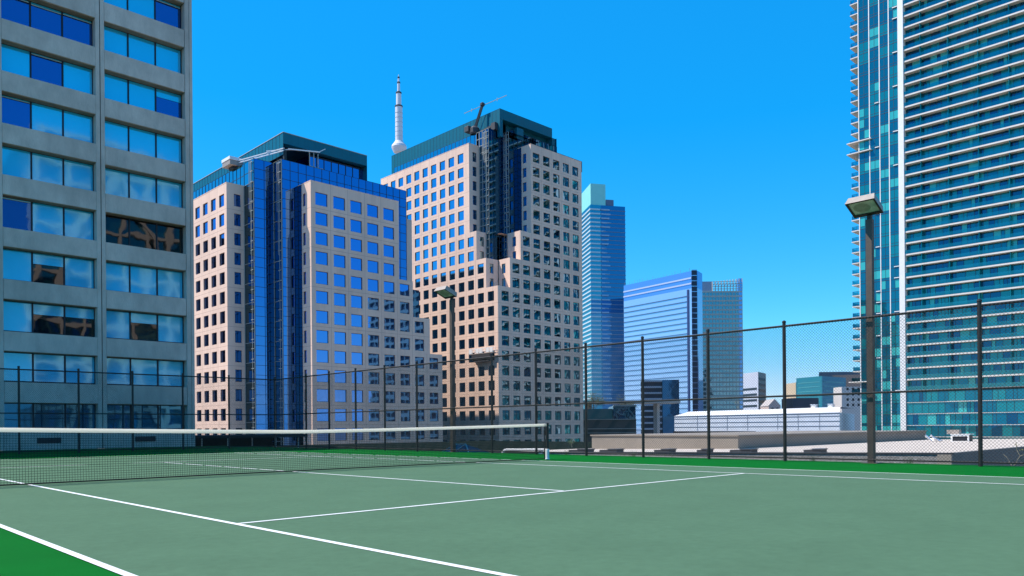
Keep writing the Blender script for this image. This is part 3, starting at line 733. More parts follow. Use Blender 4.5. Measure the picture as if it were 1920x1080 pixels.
for k in range(NF):
    z0 = 69.56-2.985*27+2.985*k - .25     # slab underside
    if z0 > 118: break
    big = z0 > 8.0
    # glazing
    g = MB(); zb, zt = z0+.25, z0+FL
    y = YE
    for bay in ((69.0, 66.15), (66.15, 63.5), (63.5, 61.1), (61.1, YC1)):
        base = random.choice((1, 3, 3)); has_blind = random.random() < .27  # some bays get pale blinds
        h = (bay[0]-bay[1])/2
        for j in range(2):
            a, e = bay[0]-h*j-.03, bay[0]-h*(j+1)+.03
            mi = 2 if (has_blind and random.random() < .75) else base
            g.quad((TX, a, zb+.5), (TX, e, zb+.5), (TX, e, zt), (TX, a, zt), mi)
            g.quad((TX, a, zb-.25), (TX, e, zb-.25), (TX, e, zb+.5), (TX, a, zb+.5), base)
            g.box(TX-.05, a-.0, zb-.25, TX+.02, a+.06, zt, 4)
    g.box(TX-.05, YC1, z0+.0, TX-.002, YE, z0+.1, 4); g.box(TX-.04, YC1, zb+.47, TX-.002, YE, zb+.53, 4)
    if random.random() < .25: g.box(TX-.35, YC1+.05, z0+.3, TX-.06, YC1+1.3, z0+.5, 5)
    if random.random() < .15: g.box(TX-.35, 63.7, z0+.3, TX-.06, 64.7, z0+.5, 5)
    y = YC0
    back = TX+1.6 if big else TX+.25
    while y > YN:
        wd = random.choice((1.2, 1.6, 2.2, .8)); wd = min(wd, y-YN)
        mi = random.choices((0, 1, 2, 3), (.34, .32, .06, .28) if big else (.12, .42, .04, .42))[0]
        g.quad((back, y, zb), (back, y-wd, zb), (back, y-wd, zt), (back, y, zt), mi)
        g.box(back-.05, y-.04, zb, back-.002, y+.04, zt, 4)
        y -= wd
    g.build('glazing_band', M_t+[M_mulld, M_white], condo)
    if big:
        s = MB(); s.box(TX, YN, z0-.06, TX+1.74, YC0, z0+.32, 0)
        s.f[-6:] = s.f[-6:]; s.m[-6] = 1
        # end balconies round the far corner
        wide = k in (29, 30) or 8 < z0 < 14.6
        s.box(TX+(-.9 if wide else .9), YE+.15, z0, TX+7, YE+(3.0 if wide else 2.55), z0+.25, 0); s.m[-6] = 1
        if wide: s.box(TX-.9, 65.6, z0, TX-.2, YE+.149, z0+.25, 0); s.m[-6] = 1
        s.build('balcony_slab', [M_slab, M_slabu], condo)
        r_ = MB(); zr = z0+.25
        r_.quad((TX+.06, YC0, zr), (TX+.06, YN, zr), (TX+.06, YN, zr+1.08), (TX+.06, YC0, zr+1.08))
        ye = YE+(2.9 if wide else 2.45)
        r_.quad((TX+1.0, ye, zr), (TX+1.0, YE+.15, zr), (TX+1.0, YE+.15, zr+1.05), (TX+1.0, ye, zr+1.05))
        r_.quad((TX+6.9, ye, zr), (TX+1.0, ye, zr), (TX+1.0, ye, zr+1.05), (TX+6.9, ye, zr+1.05))
        for yy in (53.4, 46.9, 40.2, 33.6, 27.0): r_.box(TX+.1, yy-.04, zr, TX+1.55, yy+.04, z0+FL-.002, 1)
        for yy in (ye-.03, YE+1.2): r_.box(TX+.96, yy-.03, zr, TX+1.02, yy+.03, zr+1.1, 2)
        r_.box(TX+.96, YE+.16, zr+1.05, TX+1.02, ye, zr+1.1, 2)
        r_.build('railing', [M_rail, M_t[1], M_mulld], condo)
    else:
        s = MB(); s.box(TX-.05, YN, z0, TX+.3, YC0, z0+.14)
        for yy in (47.5, 31.0, 20.0): s.box(TX-.6, yy-7, z0-.02, TX-.052, yy, z0+.18)
        s.build('thin_ledge', M_slab, condo)

# ------------------------------------------------------------------ far condo with the mint rooftop box
M_c = [glass('far_condo_blue', (.10, .30, .52), wav=.1, diff=(.01, .07, .13), dmix=.45), glass('far_condo_teal', (.16, .45, .55), wav=.1, diff=(.01, .15, .2), dmix=.4)]
fc = thing('condo_tower', 'slim distant blue condo tower with a mint green rooftop box', 'apartment tower', (392.6, 319.3, GZ))
A, B, Cq, D, E4 = (406.7, 340.5), (392.6, 319.3), (399.2, 315.7), (414.2, 306.7), (430, 330)
q = MB(); q.prism([A, B, Cq, D, E4], GZ, 151); q.m = [1, 1, 0, 0, 0, 0, 0]; q.build('glass_body', M_c, fc)
def off(P_, d):
    c = Vector((410, 325)); v = (Vector(P_)-c); return tuple(c+v*(1+d/v.length))
random.seed(3)
for k in range(46):
    z0 = 17.0+2.9*k; s = MB()
    s.prism([off(A, .6), off(B, .6), off((398.9, 315.87), .6), (405, 325)], z0, z0+.95, 0)
    s.prism([off((399.4, 315.6), .5+.3*(k % 2)), off((404.5+random.uniform(-2, 3), 312.5), .7), (408, 324)], z0, z0+.9, 1)
    s.prism([off(Cq, .3), off(D, .3), off(E4, .3), (412, 325)], z0+.1, z0+.45, 2)
    s.build('balcony_band', [mat('band_white', (.44, .56, .62, 1), .6), mat('band_blue', (.28, .40, .52, 1), .6), mat('band_grey', (.16, .20, .27, 1), .7)], fc)
q = MB(); q.prism([off(A, -1), off(B, -.6), (402.4, 314.1), (418, 335)], 151.01, 165.4); q.build('rooftop_box', mat('mint_panel', (.24, .62, .56, 1), .5, var=.04, scale=.2), fc)
q = MB(); q.prism([(402.9, 314.2), (407.6, 311.3), (414, 322), (409, 325)], 151.02, 155.3); q.build('rooftop_plant', mat('grey_blue_panel', (.10, .14, .22, 1), .6), fc)

# ------------------------------------------------------------------ pale blue office slab
M_pale = glass('pale_blue_glass', (.62, .80, .98), rough=.06, wav=.03, diff=(.30, .42, .66), dmix=.55)
M_pale2 = glass('blue_fin_glass', (.34, .56, .92), rough=.08, wav=.03, diff=(.10, .22, .50), dmix=.5)
gs = thing('office_slab', 'pale blue glass office slab with dark horizontal lines and a dark stair edge', 'office tower', (380.6, 233.3, GZ))
L, R1, R2, R3 = Vector((388.6, 288.8)), Vector((380.6, 233.3)), Vector((383.3, 230.7)), Vector((392.1, 233.3))
q = MB(); q.prism([L, R1, R2, R3, (420, 290)], GZ, 81.5); q.build('glass_body', M_pale, gs)
q = MB(); q.prism([L, R1, R2, R3, (420, 290)], 81.51, 91.6)
q.build('glass_crown', M_pale2, gs)
dv = (R1-L).normalized(); nv = Vector((dv.y, -dv.x)); nv = nv if nv.x < 0 else -nv
q = MB()
for k in range(31):
    z0 = 77.3-3.13*k
    a = L+nv*.25; e = R1-dv*3.2+nv*.25; q.beam((a.x, a.y, z0), (e.x, e.y, z0), .3, .36)
for k, z0 in enumerate((84.3, 87.5)):
    a = L+nv*.2; e = R1+nv*.2; q.beam((a.x, a.y, z0), (e.x, e.y, z0), .3, .9, 1)
q.build('shade_lines', [mat('blue_louvre', (.05, .11, .24, 1), .6), mat('pale_louvre', (.36, .46, .72, 1), .6)], gs)
q = MB(); a = R1-dv*2.6+nv*.2; q.beam((a.x, a.y, GZ), (a.x, a.y, 81), .5, 1.3, upv=tuple(dv)+(0,)); q.build('dark_strip', mat('deep_blue_panel', (.02, .05, .16, 1), .5), gs)
q = MB(); dd = (R2-R1); nn = Vector((dd.y, -dd.x)).normalized(); nn = nn if nn.x < 0 or nn.y < 0 else -nn
c0, c1 = R1+dd*.0+nn*.15, R1+dd*.85+nn*.15
q.poly([(c0.x, c0.y, GZ), (c1.x, c1.y, GZ), (c1.x, c1.y, 92.3), (c0.x, c0.y, 92.3)]); o_ = q.build('stair_glazing', mat('stair_dark', (.02, .025, .05, 1), .3), gs)
q = MB()
for k in range(35):
    z0 = 92-3.13*k; q.beam((c0.x+nn.x*.1, c0.y+nn.y*.1, z0), (c1.x+nn.x*.1, c1.y+nn.y*.1, z0), .4, .35)
q.build('stair_landings', M_pale, gs)
q = MB(); random.seed(5)
for k in range(26):
    f_ = k/25; c = L.lerp(R1, f_); hgt = random.choice((.9, 1.4, 2.2)); q.tube((c.x+1, c.y, 91.6), (c.x+1, c.y, 91.6+hgt), .09, 4)
q.build('roof_masts', M_mull, gs)

# ------------------------------------------------------------------ grey gridded tower
gt = thing('office_tower', 'grey gridded glass tower with open lattice top, right of the pale blue office slab', 'office tower', (451.3, 262.3, GZ))
L, Mm, Rr = Vector((441.5, 272.0)), Vector((451.3, 262.3)), Vector((465.6, 248.3))
M_gg = glass('grey_tower_glass', (.30, .46, .52), wav=.4, wscale=.3, diff=(.05, .09, .10), dmix=.4)
M_gm = mat('grey_tower_mullion', (.50, .45, .38, 1), .6)
q = MB(); q.prism([L, Mm, Rr, (492, 275), (468, 300)], GZ, 92); q.build('glass_body', M_gg, gt)
q = MB()
for (a, e) in ((L, Mm), (Mm, Rr)):
    d2 = (e-a); n2 = Vector((d2.y, -d2.x)).normalized(); n2 = n2 if n2.x < 0 else -n2
    nu_ = round(d2.length/2.2)
    for k in range(nu_+1):
        c = a.lerp(e, k/nu_)+n2*.1; q.beam((c.x, c.y, GZ), (c.x, c.y, 92), .32, .3, upv=tuple(n2)+(0,))
    for k in range(35):
        z0 = 91.5-3.05*k; c, e2 = a+n2*.12, e+n2*.12; q.beam((c.x, c.y, z0), (e2.x, e2.y, z0), .3, 1.05)
q.build('mullion_grid', M_gm, gt)
q = MB()
d2 = Rr-Mm
for k in range(11):
    c = Mm.lerp(Rr, k/10)
    q.beam((c.x, c.y, 92), (c.x, c.y, 98.3+2.2*k/10), .45, .45, upv=(1, 0, 0))
for j in range(4):
    za = 93.4+j*1.6; q.beam((Mm.x, Mm.y, za), (Rr.x, Rr.y, za+.5*j/3), .3, .4)
for k in range(0, 10):
    c0, c1 = Mm.lerp(Rr, k/10), Mm.lerp(Rr, (k+1)/10); q.beam((c0.x, c0.y, 95), (c1.x, c1.y, 98), .2, .25)
q.build('roof_lattice', M_gm, gt)
q = MB(); q.prism([L, Mm, (459, 275), (449, 285)], 92.01, 98.5); q.build('rooftop_plant', mat('plant_grey', (.30, .33, .40, 1), .7), gt)
q = MB(); c = Rr; q.prism([(Rr.x-1.9, Rr.y+1.75), (Rr.x-.1, Rr.y-.1), (Rr.x+3, Rr.y+2.8), (Rr.x+1.2, Rr.y+4.5)], GZ, 100.4); q.build('edge_glass', M_pale2, gt)

# ------------------------------------------------------------------ small buildings along the skyline
def block(name, label, cat, pts, z1, mats, win=None, z0=GZ, rows=0, sills=None, mw=None):
    th = thing(name, label, cat, (pts[0][0], pts[0][1], GZ))
    q = MB(); q.prism(pts, z0, z1); q.m = [0]+[1]*(len(pts)-1)+[0, 0] if len(mats) > 1 else q.m
    q.build('wall', mats, th)
    if win:
        for (i, bh, pitch, n_, zt) in win:
            a, e = Vector(pts[i]), Vector(pts[(i+1) % len(pts)]); d2 = e-a; n2 = Vector((d2.y, -d2.x)).normalized()
            for k in range(n_):
                zz = zt-pitch*k; s = MB(); c, e2 = a+d2*.08+n2*.12, e-d2*.08+n2*.12
                s.beam((c.x, c.y, zz), (e2.x, e2.y, zz), .3, bh); s.build('window_band', mw or M_mulld, th)
    return th
block('office_block', 'white and beige banded office block just right of the grey gridded tower', 'office block',
      [(537.8, 289.7), (528.6, 270.7), (551.5, 276.4), (560, 295)], 41.5, [mat('pale_panel', (.55, .60, .72, 1), .6), mat('beige_panel', (.36, .31, .27, 1), .8)],
      win=[(1, 1.9, 4.3, 9, 36.5), (0, 1.5, 4.3, 6, 29)])
block('apartment_block', 'small sand coloured block low on the skyline with a dark side', 'apartment block',
      [(580.6, 275.9), (568.1, 260.2), (582.6, 260.1), (595, 275)], 34.3, [mat('sand_wall', (.62, .50, .36, 1), .9), mat('slate_wall', (.06, .08, .13, 1), .7)], win=[(1, 1.6, 4, 5, 30)], mw=mat('slate_band', (.14, .18, .25, 1), .6))
block('low_block', 'dark low block in front of the sand coloured block on the skyline', 'building', [(500, 238), (492, 226), (505, 214), (515, 230)], 19.5, [mat('dark_block', (.03, .045, .075, 1), .6)])
gh = thing('gabled_house', 'small pink house with a pointed gable behind the white shed', 'house', (365.7, 178.1, GZ))
q = MB(); q.poly([(365.7,178.1,GZ),(370.1,173.8,GZ),(370.1,173.8,11.2),(367.9,175.95,14.6),(365.7,178.1,11.2)]); q.poly([(375.7,188.1,GZ),(375.7,188.1,11.2),(377.9,185.95,14.6),(380.1,183.8,11.2),(380.1,183.8,GZ)])
q.poly([(365.7,178.1,GZ),(365.7,178.1,11.2),(375.7,188.1,11.2),(375.7,188.1,GZ)]); q.poly([(370.1,173.8,GZ),(380.1,183.8,GZ),(380.1,183.8,11.2),(370.1,173.8,11.2)])
q.build('wall', mat('pink_gable', (.55, .42, .38, 1), .9), gh)
q = MB(); q.poly([(365.5,178.3,11.2),(367.9,175.95,14.8),(377.9,185.95,14.8),(375.5,188.3,11.2)]); q.poly([(370.3,173.6,11.2),(380.3,183.6,11.2),(377.9,185.95,14.8),(367.9,175.95,14.8)]); q.build('roof', mat('pale_roof', (.45, .40, .38, 1), .9), gh)
for f_ in (.2, .6):
    c = Vector((365.7, 178.1)).lerp(Vector((370.1, 173.8)), f_); e = Vector((365.7, 178.1)).lerp(Vector((370.1, 173.8)), f_+.22); s = MB()
    s.poly([(c.x-.1, c.y-.1, 8.5), (e.x-.1, e.y-.1, 8.5), (e.x-.1, e.y-.1, 10.3), (c.x-.1, c.y-.1, 10.3)]); s.build('window', M_frame, gh)
M_s3 = glass('teal_block_glass', (.12, .42, .48), wav=.5, wscale=.2, diff=(.01, .14, .17), dmix=.45)
M_s3b = glass('teal_block_dark', (.06, .20, .32), wav=.5, wscale=.2, diff=(.004, .03, .07), dmix=.45)
tb = block('glass_block', 'teal and navy glass block low on the skyline beside the balcony tower', 'office block', [(533, 243), (523.5, 219.8), (555.7, 216.4), (565, 240)], 35.4, [M_s3, M_s3b],
      win=[(0, .35, 3.2, 7, 31.5), (1, .5, 3.2, 7, 31.5)], mw=mat('teal_band', (.12, .38, .40, 1), .5))
dk = block('tower_block', 'distant dark stepped block behind the teal glass block', 'building', [(676, 290), (688.5, 276), (705.9, 262), (720, 280)], 49.0, [mat('far_dark', (.07, .11, .16, 1), .6)])
block('apartment_block', 'dull brown flat block behind the white hotel, next to the balcony tower', 'building', [(600, 245), (610, 221), (640, 215), (650, 240)], 40.5, [mat('dull_brown', (.16, .14, .14, 1), .9)])
hb = thing('hotel_block', 'small white block with dark square windows left of the balcony tower base', 'hotel', (412.9, 160, GZ))
a, e = Vector((412.9, 160.0)), Vector((422.0, 151.3)); d2 = (e-a).normalized(); n2 = Vector((d2.y, -d2.x)); n2 = n2 if n2.x < 0 else -n2
q = MB(); ws = facade(q, (a.x, a.y, 0), (d2.x, d2.y, 0), (n2.x, n2.y, 0), 0, (e-a).length, GZ, 21.8, [(2.6+3*k, 3.9+3*k) for k in range(3)], [(11.2+2.9*k, 12.6+2.9*k) for k in range(4)], joint=False)
bk = [(a.x, a.y), (e.x, e.y), (e.x+8, e.y+8), (a.x+8, a.y+8)]
q.quad((a.x, a.y, 21.8), (e.x, e.y, 21.8), (e.x+8, e.y+8, 21.8), (a.x+8, a.y+8, 21.8)); q.quad((a.x, a.y, GZ), (a.x, a.y, 21.8), (a.x+8, a.y+8, 21.8), (a.x+8, a.y+8, GZ))
q.build('wall', mat('hotel_white', (.62, .57, .54, 1), .9), hb)
for (P, wd, h, u, n) in ws:
    s = MB(); u = Vector(u); s.poly([P-u*wd/2-up*h/2, P+u*wd/2-up*h/2, P+u*wd/2+up*h/2, P-u*wd/2+up*h/2]); s.build('window', M_frame, hb)

# ------------------------------------------------------------------ long white shed
sh = thing('white_shed', 'long low white clad shed with grey panel lines behind the grey roof', 'hall', (205, 90, GZ))
a, e = Vector((213.5, 133.6)), Vector((201.6, 72.6)); d2 = (e-a); ln_ = d2.length; d2.normalize(); n2 = Vector((d2.y, -d2.x)); n2 = n2 if n2.x < 0 else -n2; bk = -n2
fe, fa = Vector((240, 84)), Vector((252, 126))
q = MB(); c = [a, e, fe, fa]
q.prism(c, GZ, 4.4); q.build('wall', M_white2, sh)
q = MB(); b1 = a+bk*7; b2 = e+Vector((4.5, 1.6))
pts = [(a.x+n2.x*.2, a.y+n2.y*.2), (e.x+n2.x*.2, e.y+n2.y*.2)]
q.poly([(pts[0][0], pts[0][1], 4.41), (pts[1][0], pts[1][1], 4.41), (b2.x, b2.y, 6.0), (b1.x, b1.y, 6.0)]); q.poly([(b1.x, b1.y, 6.0), (b2.x, b2.y, 6.0), (fe.x, fe.y, 6.2), (fa.x, fa.y, 6.2)])
q.poly([(a.x, a.y, 4.41), (b1.x, b1.y, 6.0), (fa.x, fa.y, 6.2), (fa.x, fa.y, 4.41)])
q.build('roof', M_white, sh)
q = MB()
for zz in (3.5, 2.1, .75): q.beam((a.x+n2.x*.08, a.y+n2.y*.08, zz), (e.x+n2.x*.08, e.y+n2.y*.08, zz), .12, .13)
for s_ in (10.5, 23, 31, 42, 49, 56): c = a+d2*s_+n2*.06; q.beam((c.x, c.y, -.4), (c.x, c.y, 4.2), .14, .1, upv=tuple(n2)+(0,))
q.beam((a.x+n2.x*.1, a.y+n2.y*.1, 4.3), (e.x+n2.x*.1, e.y+n2.y*.1, 4.3), .16, .16)
q.build('panel_lines', mat('panel_grey', (.20, .25, .33, 1), .6), sh)
q = MB(); f1 = a+d2*34; q.beam((a.x+n2.x*.3, a.y+n2.y*.3, -1.05), (f1.x+n2.x*.3, f1.y+n2.y*.3, -1.05), .5, .75)
q.build('ribbon_window', M_frame, sh)
for s_, hh in ((50, .9), (55.5, .9)):
    c = a+d2*s_+bk*6; v = thing('roof_vent', 'small white rooftop vent box, %s of the two on the white shed' % ('left' if s_ < 53 else 'right'), 'roof vent', (c.x, c.y, 6.0), 'vents on the white shed')
    s = MB(); s.box(c.x-.7, c.y-.7, 5.95, c.x+.7, c.y+.7, 5.95+hh); s.build('vent_body', M_white, v, bevel=.06)
    s = MB(); s.box(c.x-.85, c.y-.85, 5.95+hh+.001, c.x+.85, c.y+.85, 6.1+hh); s.build('vent_cap', M_white2, v)

# ------------------------------------------------------------------ podium blocks at the foot of the far towers
po = thing('podium_block', 'dark green and black podium building at the foot of the slim condo tower', 'building', (175, 140, GZ))
a, e = Vector((172.5, 142.5)), Vector((186.5, 129.5))
q = MB(); q.prism([a, e, (205, 150), (190, 163)], GZ, 3.2); q.build('lower_floors', mat('podium_dark', (.05, .06, .06, 1), .8), po)
q = MB(); q.prism([a+Vector((1.2, .2)), a.lerp(e, .62)+Vector((.6, .6)), (202, 153), (190, 160)], 3.21, 6.6); q.build('green_wall', mat('podium_green', (.012, .10, .11, 1), .6), po)
q = MB(); q.prism([a.lerp(e, .63)+Vector((.6, .6)), e+Vector((.6, .6)), (205, 151), (202, 153)], 3.21, 7.6); q.build('blue_storey', M_s3b, po)
q = MB()
for zz, t_ in ((3.3, .22), (.4, .25), (-.9, .2)): q.beam((a.x-.2, a.y-.2, zz), (e.x-.2, e.y-.2, zz), .5, t_)
q.beam((a.lerp(e, .63).x-.1, a.lerp(e, .63).y-.1, 7.6), (e.x, e.y, 7.6), .4, .45)
q.build('ledge', mat('podium_ledge', (.30, .30, .28, 1), .8), po)
hw = thing('highway_viaduct', 'raised highway with a pale parapet crossing behind the podium building', 'viaduct', (215, 160, GZ))
q = MB(); q.beam((188, 172, 9.6), (226, 141, 9.6), 9, .9); q.build('deck', mat('viaduct_concrete', (.36, .34, .32, 1), .9), hw)
for f_ in (.1, .35, .6, .85):
    c = Vector((188, 172)).lerp(Vector((226, 141)), f_); s = MB(); s.box(c.x-.8, c.y-.8, GZ, c.x+.8, c.y+.8, 9.1); s.build('pier', mat('viaduct_concrete', (.36, .34, .32, 1)), hw)
pk = thing('parking_structure', 'open stacked parking structure with pale slab edges below the pale blue slab', 'parking garage', (261, 182, GZ))
a, e = Vector((260.9, 182.3)), Vector((267.3, 176.1))
q = MB(); q.prism([a, e, (287, 192), (281, 195.5)], GZ, 20.3); q.build('body', mat('parking_dark', (.02, .035, .06, 1), .8), pk)
for k in range(9):
    zz = 20.4-2.55*k; s = MB(); s.beam((a.x-.3, a.y-.3, zz), (e.x-.3, e.y-.3, zz), .8, .75); s.build('slab_edge', mat('slab_pale', (.26, .32, .40, 1), .7), pk)
block('glass_block', 'plain dark blue glass block standing right of the open parking structure', 'office block', [(267.5, 175.8), (271.9, 170.3), (295, 190), (290, 196)], 20.9, [glass('navy_block', (.04, .14, .28), wav=.15, diff=(.003, .02, .06), dmix=.4)])

# ------------------------------------------------------------------ neighbouring grey roof
RZ = -.31
nr = thing('grey_podium', 'grey stone walled podium with a white gravel roof just beyond the right fence', 'building', (26, 10, GZ))
q = MB(); q.box(26, -5.4, GZ, 74, 26, RZ); q.build('roof_deck', M_gravel, nr)
q = MB(); q.box(25.7, -5.67, GZ, 25.999, 26.3, RZ+.03); q.build('stone_wall', M_stone, nr)
q = MB(); q.box(26.0, -5.67, GZ, 74.3, -5.401, RZ+.08); q.build('side_wall', mat('shaded_grey_render', (.16, .16, .155, 1), .9, var=.1, scale=.7), nr)  # darker render, shade of the sunless side put into its colour
q = MB(); q.box(25.66, -5.71, RZ+.031, 26.06, 26.34, RZ+.10); q.build('coping', M_coping, nr)
q = MB(); q.box(25.66, -5.72, GZ, 25.699, -5.2, RZ+.03); q.build('corner_pilaster', M_greywall, nr)
ph = thing('roof_penthouse', 'long low grey rendered plant room on the white gravel roof', 'plant room', (37, 10.1, RZ))
q = MB(); q.box(37.05, 10.2, -1.2, 73, 22.6, .26); q.build('wall', M_greywall, ph)
q = MB(); q.box(36.97, 10.12, .261, 73.08, 22.7, .36); q.build('coping', M_greywall, ph)
VL = ['flat black roof vent at the left end of the white gravel roof', 'flat black roof vent in front of the left part of the long plant room', 'small flat black roof vent below the middle of the long plant room',
      'flat black roof vent just left of the plant room corner', 'longest flat black roof vent, right at the plant room corner', 'flat black roof vent left of the large floodlight pole']
for (y0, y1), lb in zip(((16.7, 15.2), (14.2, 12.9), (10.2, 9.2), (7.4, 6.8), (5.4, 4.2), (1.4, .55)), VL):
    v = thing('roof_vent', lb, 'roof vent', (28, (y0+y1)/2, RZ), 'black vents on the gravel roof')
    s = MB(); s.box(27.7, y1, RZ-.05, 28.4, y0, RZ+.17); s.build('curb', M_coping, v)
    s = MB(); s.prism([(27.66, y1-.04), (28.44, y1-.04), (28.44, (y0+y1)/2), (27.66, (y0+y1)/2)], RZ+.171, RZ+.23); s.build('cover', mat('vent_cover', (.05, .055, .07, 1), .4), v)
ac = thing('rooftop_unit', 'small white framed rooftop unit on the far side of the gravel roof', 'rooftop unit', (60.9, 3.7, RZ))
s = MB(); s.box(60.5, 3.1, RZ-.05, 61.6, 4.3, RZ+.5); s.build('cabinet', M_frame, ac)
s = MB(); 
for yy in (3.05, 4.25): s.box(60.44, yy, RZ-.05, 60.499, yy+.12, RZ+.55)
s.box(60.44, 3.17, RZ+.42, 60.499, 4.25, RZ+.55); s.box(60.44, 3.17, RZ-.05, 60.499, 4.25, RZ+.04); s.box(60.4, 3.0, RZ+.551, 61.7, 4.4, RZ+.6)
s.build('frame', M_white, ac)
s = MB(); s.box(60.9, 3.9, RZ+.601, 61.5, 4.8, RZ+.95); s.build('hood', M_lampbody, ac)
dct = thing('duct_bundle', 'shiny tangled silver duct bundle left of the small white framed rooftop unit', 'duct', (60.5, 5.5, RZ))
s = MB(); random.seed(4)
for k in range(7):
    p = Vector((60.2+random.random(), 5.0+k*.15, RZ+.05)); e = p+Vector((random.uniform(-.3, .3), random.uniform(.2, .7), random.uniform(.1, .55))); s.tube(p, e, .07, 7)
s.build('duct', mat('duct_silver', (.75, .77, .8, 1), .3, metal=.8), dct)
pp = thing('roof_pipe', 'white bent pipe running along the left end of the grey podium wall', 'pipe', (25.2, 19, RZ))
s = MB(); pts = [(25.3, 20.2, -1.6), (25.3, 20.2, -.66), (25.3, 20.05, -.5), (25.3, 19.75, -.45), (25.3, 16.2, -.40)]
for k in range(4): s.tube(pts[k], pts[k+1], .08, 8)
for yy in (17.0,): s.box(25.4, yy, -1.2, 25.69, yy+.12, -.4)
s.build('pipe_run', M_white, pp)
dm = thing('glass_canopy', 'low dark blue faceted glass canopy seen through the net behind the right fence', 'canopy', (20, 18.3, -.6))
M_dome = glass('canopy_glass', (.04, .10, .13), wav=.1, diff=(.004, .03, .05), dmix=.5)
apex = [(20.2, 18.7, .02), (20.2, 17.9, .02)]; base = [(19.4, 19.9, -.7), (19.0, 18.3, -.75), (19.4, 16.6, -.7), (21.4, 16.6, -.6), (21.4, 19.9, -.6)]
s = MB(); s.poly([base[0], base[1], apex[0]]); s.poly([base[1], apex[1], apex[0]]); s.poly([base[1], base[2], apex[1]]); s.poly([base[2], base[3], apex[1]]); s.poly([base[3], base[4], apex[0], apex[1]]); s.poly([base[4], base[0], apex[0]])
s.build('glazing', M_dome, dm)
s = MB()
for p, e in ((base[0], apex[0]), (base[1], apex[0]), (base[1], apex[1]), (base[2], apex[1]), (apex[0], apex[1]), (base[0], base[1]), (base[1], base[2])): s.beam(p, e, .07, .07)
s.build('frame', M_mull, dm)
s = MB(); s.prism([(18.9, 16.3), (21.6, 16.3), (21.6, 20.2), (18.9, 20.2)], GZ, -.76); s.build('kerb', M_greywall, dm)
# near-black terrace block, shade below the towers put into its colour
te = thing('shade_terrace', 'near black terrace block holding the shade below the pink towers behind the right fence', 'wall', (30, 32, GZ))
s = MB(); s.box(22, 24.5, GZ, 60, 60, -.75); s.build('wall', mat('terrace_shade', (.012, .02, .018, 1), 1, var=.4, scale=2, spec=0), te)

# the podium roof falls a little towards its far left end
for o in list(COL.objects):
    r_ = o
    while r_.parent: r_ = r_.parent
    if o.type == 'MESH' and r_.name.split('.')[0] in ('grey_podium', 'rooftop_unit', 'duct_bundle') or (o.type == 'MESH' and r_.get('group') == 'black vents on the gravel roof'):
        for v in o.data.vertices: 
            if v.co.z > -3: v.co.z -= (v.co.y+5.67)*.015

# ------------------------------------------------------------------ plants
M_twig = mat('pale_twig', (.34, .28, .20, 1), .9, var=.2, scale=20)
M_leafy = mat('yellow_leaf', (.30, .28, .04, 1), .7, var=.4, scale=15)
M_leafg = mat('green_leaf', (.05, .10, .03, 1), .7, var=.4, scale=15)
def bush(name, label, base, segs, leaves, mleaf, sz=.03, rad=.012, seed=1):
    random.seed(seed); base = Vector(base)
    t_ = thing(name, label, 'shrub', tuple(base)); s = MB(); ends = []
    for (p, e, r0) in segs: s.tube(base+Vector(p), base+Vector(e), r0, 5, r2=r0*.6)
    s.build('twigs', M_twig, t_)
    s = MB()
    for (c, n_, sp) in leaves:
        for k in range(n_):
            o = base+Vector(c)+Vector((random.gauss(0, sp), random.gauss(0, sp), random.gauss(0, sp*.8)))
            a = Vector((random.gauss(0, 1), random.gauss(0, 1), random.gauss(0, 1))).normalized(); b_ = a.orthogonal().normalized()
            s.quad(o-a*sz, o+b_*sz*.5, o+a*sz, o-b_*sz*.5)
    s.build('leaves', mleaf, t_)
    return t_
bush('twiggy_shrub', 'bare pale twiggy shrub with a few yellow leaves outside the fence at the right edge', (12.0, -10.98, -.02),
     [((0, .05, 0), (0, .14, .18), .012), ((0, .14, .18), (0, .22, .26), .009), ((0, 0, 0), (0, -.12, .22), .013), ((0, -.12, .22), (0, -.26, .28), .01), ((0, -.12, .22), (.02, -.05, .36), .01), ((.02, -.05, .36), (0, -.04, .54), .008),
      ((0, -.26, .28), (0, -.42, .24), .008), ((0, -.2, .25), (.1, -.32, .40), .008), ((0, -.1, .18), (.1, -.22, .05), .01), ((0, -.26, .28), (0, -.36, .40), .007)],
     [((0, -.30, .32), 46, .07), ((0, -.40, .28), 30, .06), ((0, -.05, .5), 8, .04)], M_leafy, .02, seed=2)
for (i, (c, lb)) in enumerate((((11.3, -8.95, 0), 'small grass tuft at the foot of the large floodlight pole'), ((11.25, -6.55, 0), 'small grass tuft at the fence foot left of the large floodlight'), ((11.2, -.7, 0), 'tiny grass tuft at the fence foot before the podium pipe'), ((11.25, 2.2, 0), 'tiny grass tuft near the net post end of the fence'))):
    random.seed(20+i); t_ = thing('grass_tuft', lb, 'weed', c, 'weeds along the fence foot'); s = MB()
    for k in range(26):
        a = random.uniform(0, 6.28); h = random.uniform(.08, .24); p = Vector(c)+Vector((random.gauss(0, .03), random.gauss(0, .06), 0)); e = p+Vector((math.cos(a)*h*.5, math.sin(a)*h*.5, h))
        s.tube(p, e, .004, 3, r2=.001)
    s.build('blades', M_leafg, t_)
bush('green_sprout', 'small green sprout on the roof edge below the far pink tower', (27.0, 15.8, RZ), [((0, 0, 0), (0, .02, .4), .012), ((0, .0, .2), (0, .12, .42), .008)], [((0, .02, .42), 40, .09), ((0, .1, .3), 30, .08)], M_leafg, .05, seed=5)
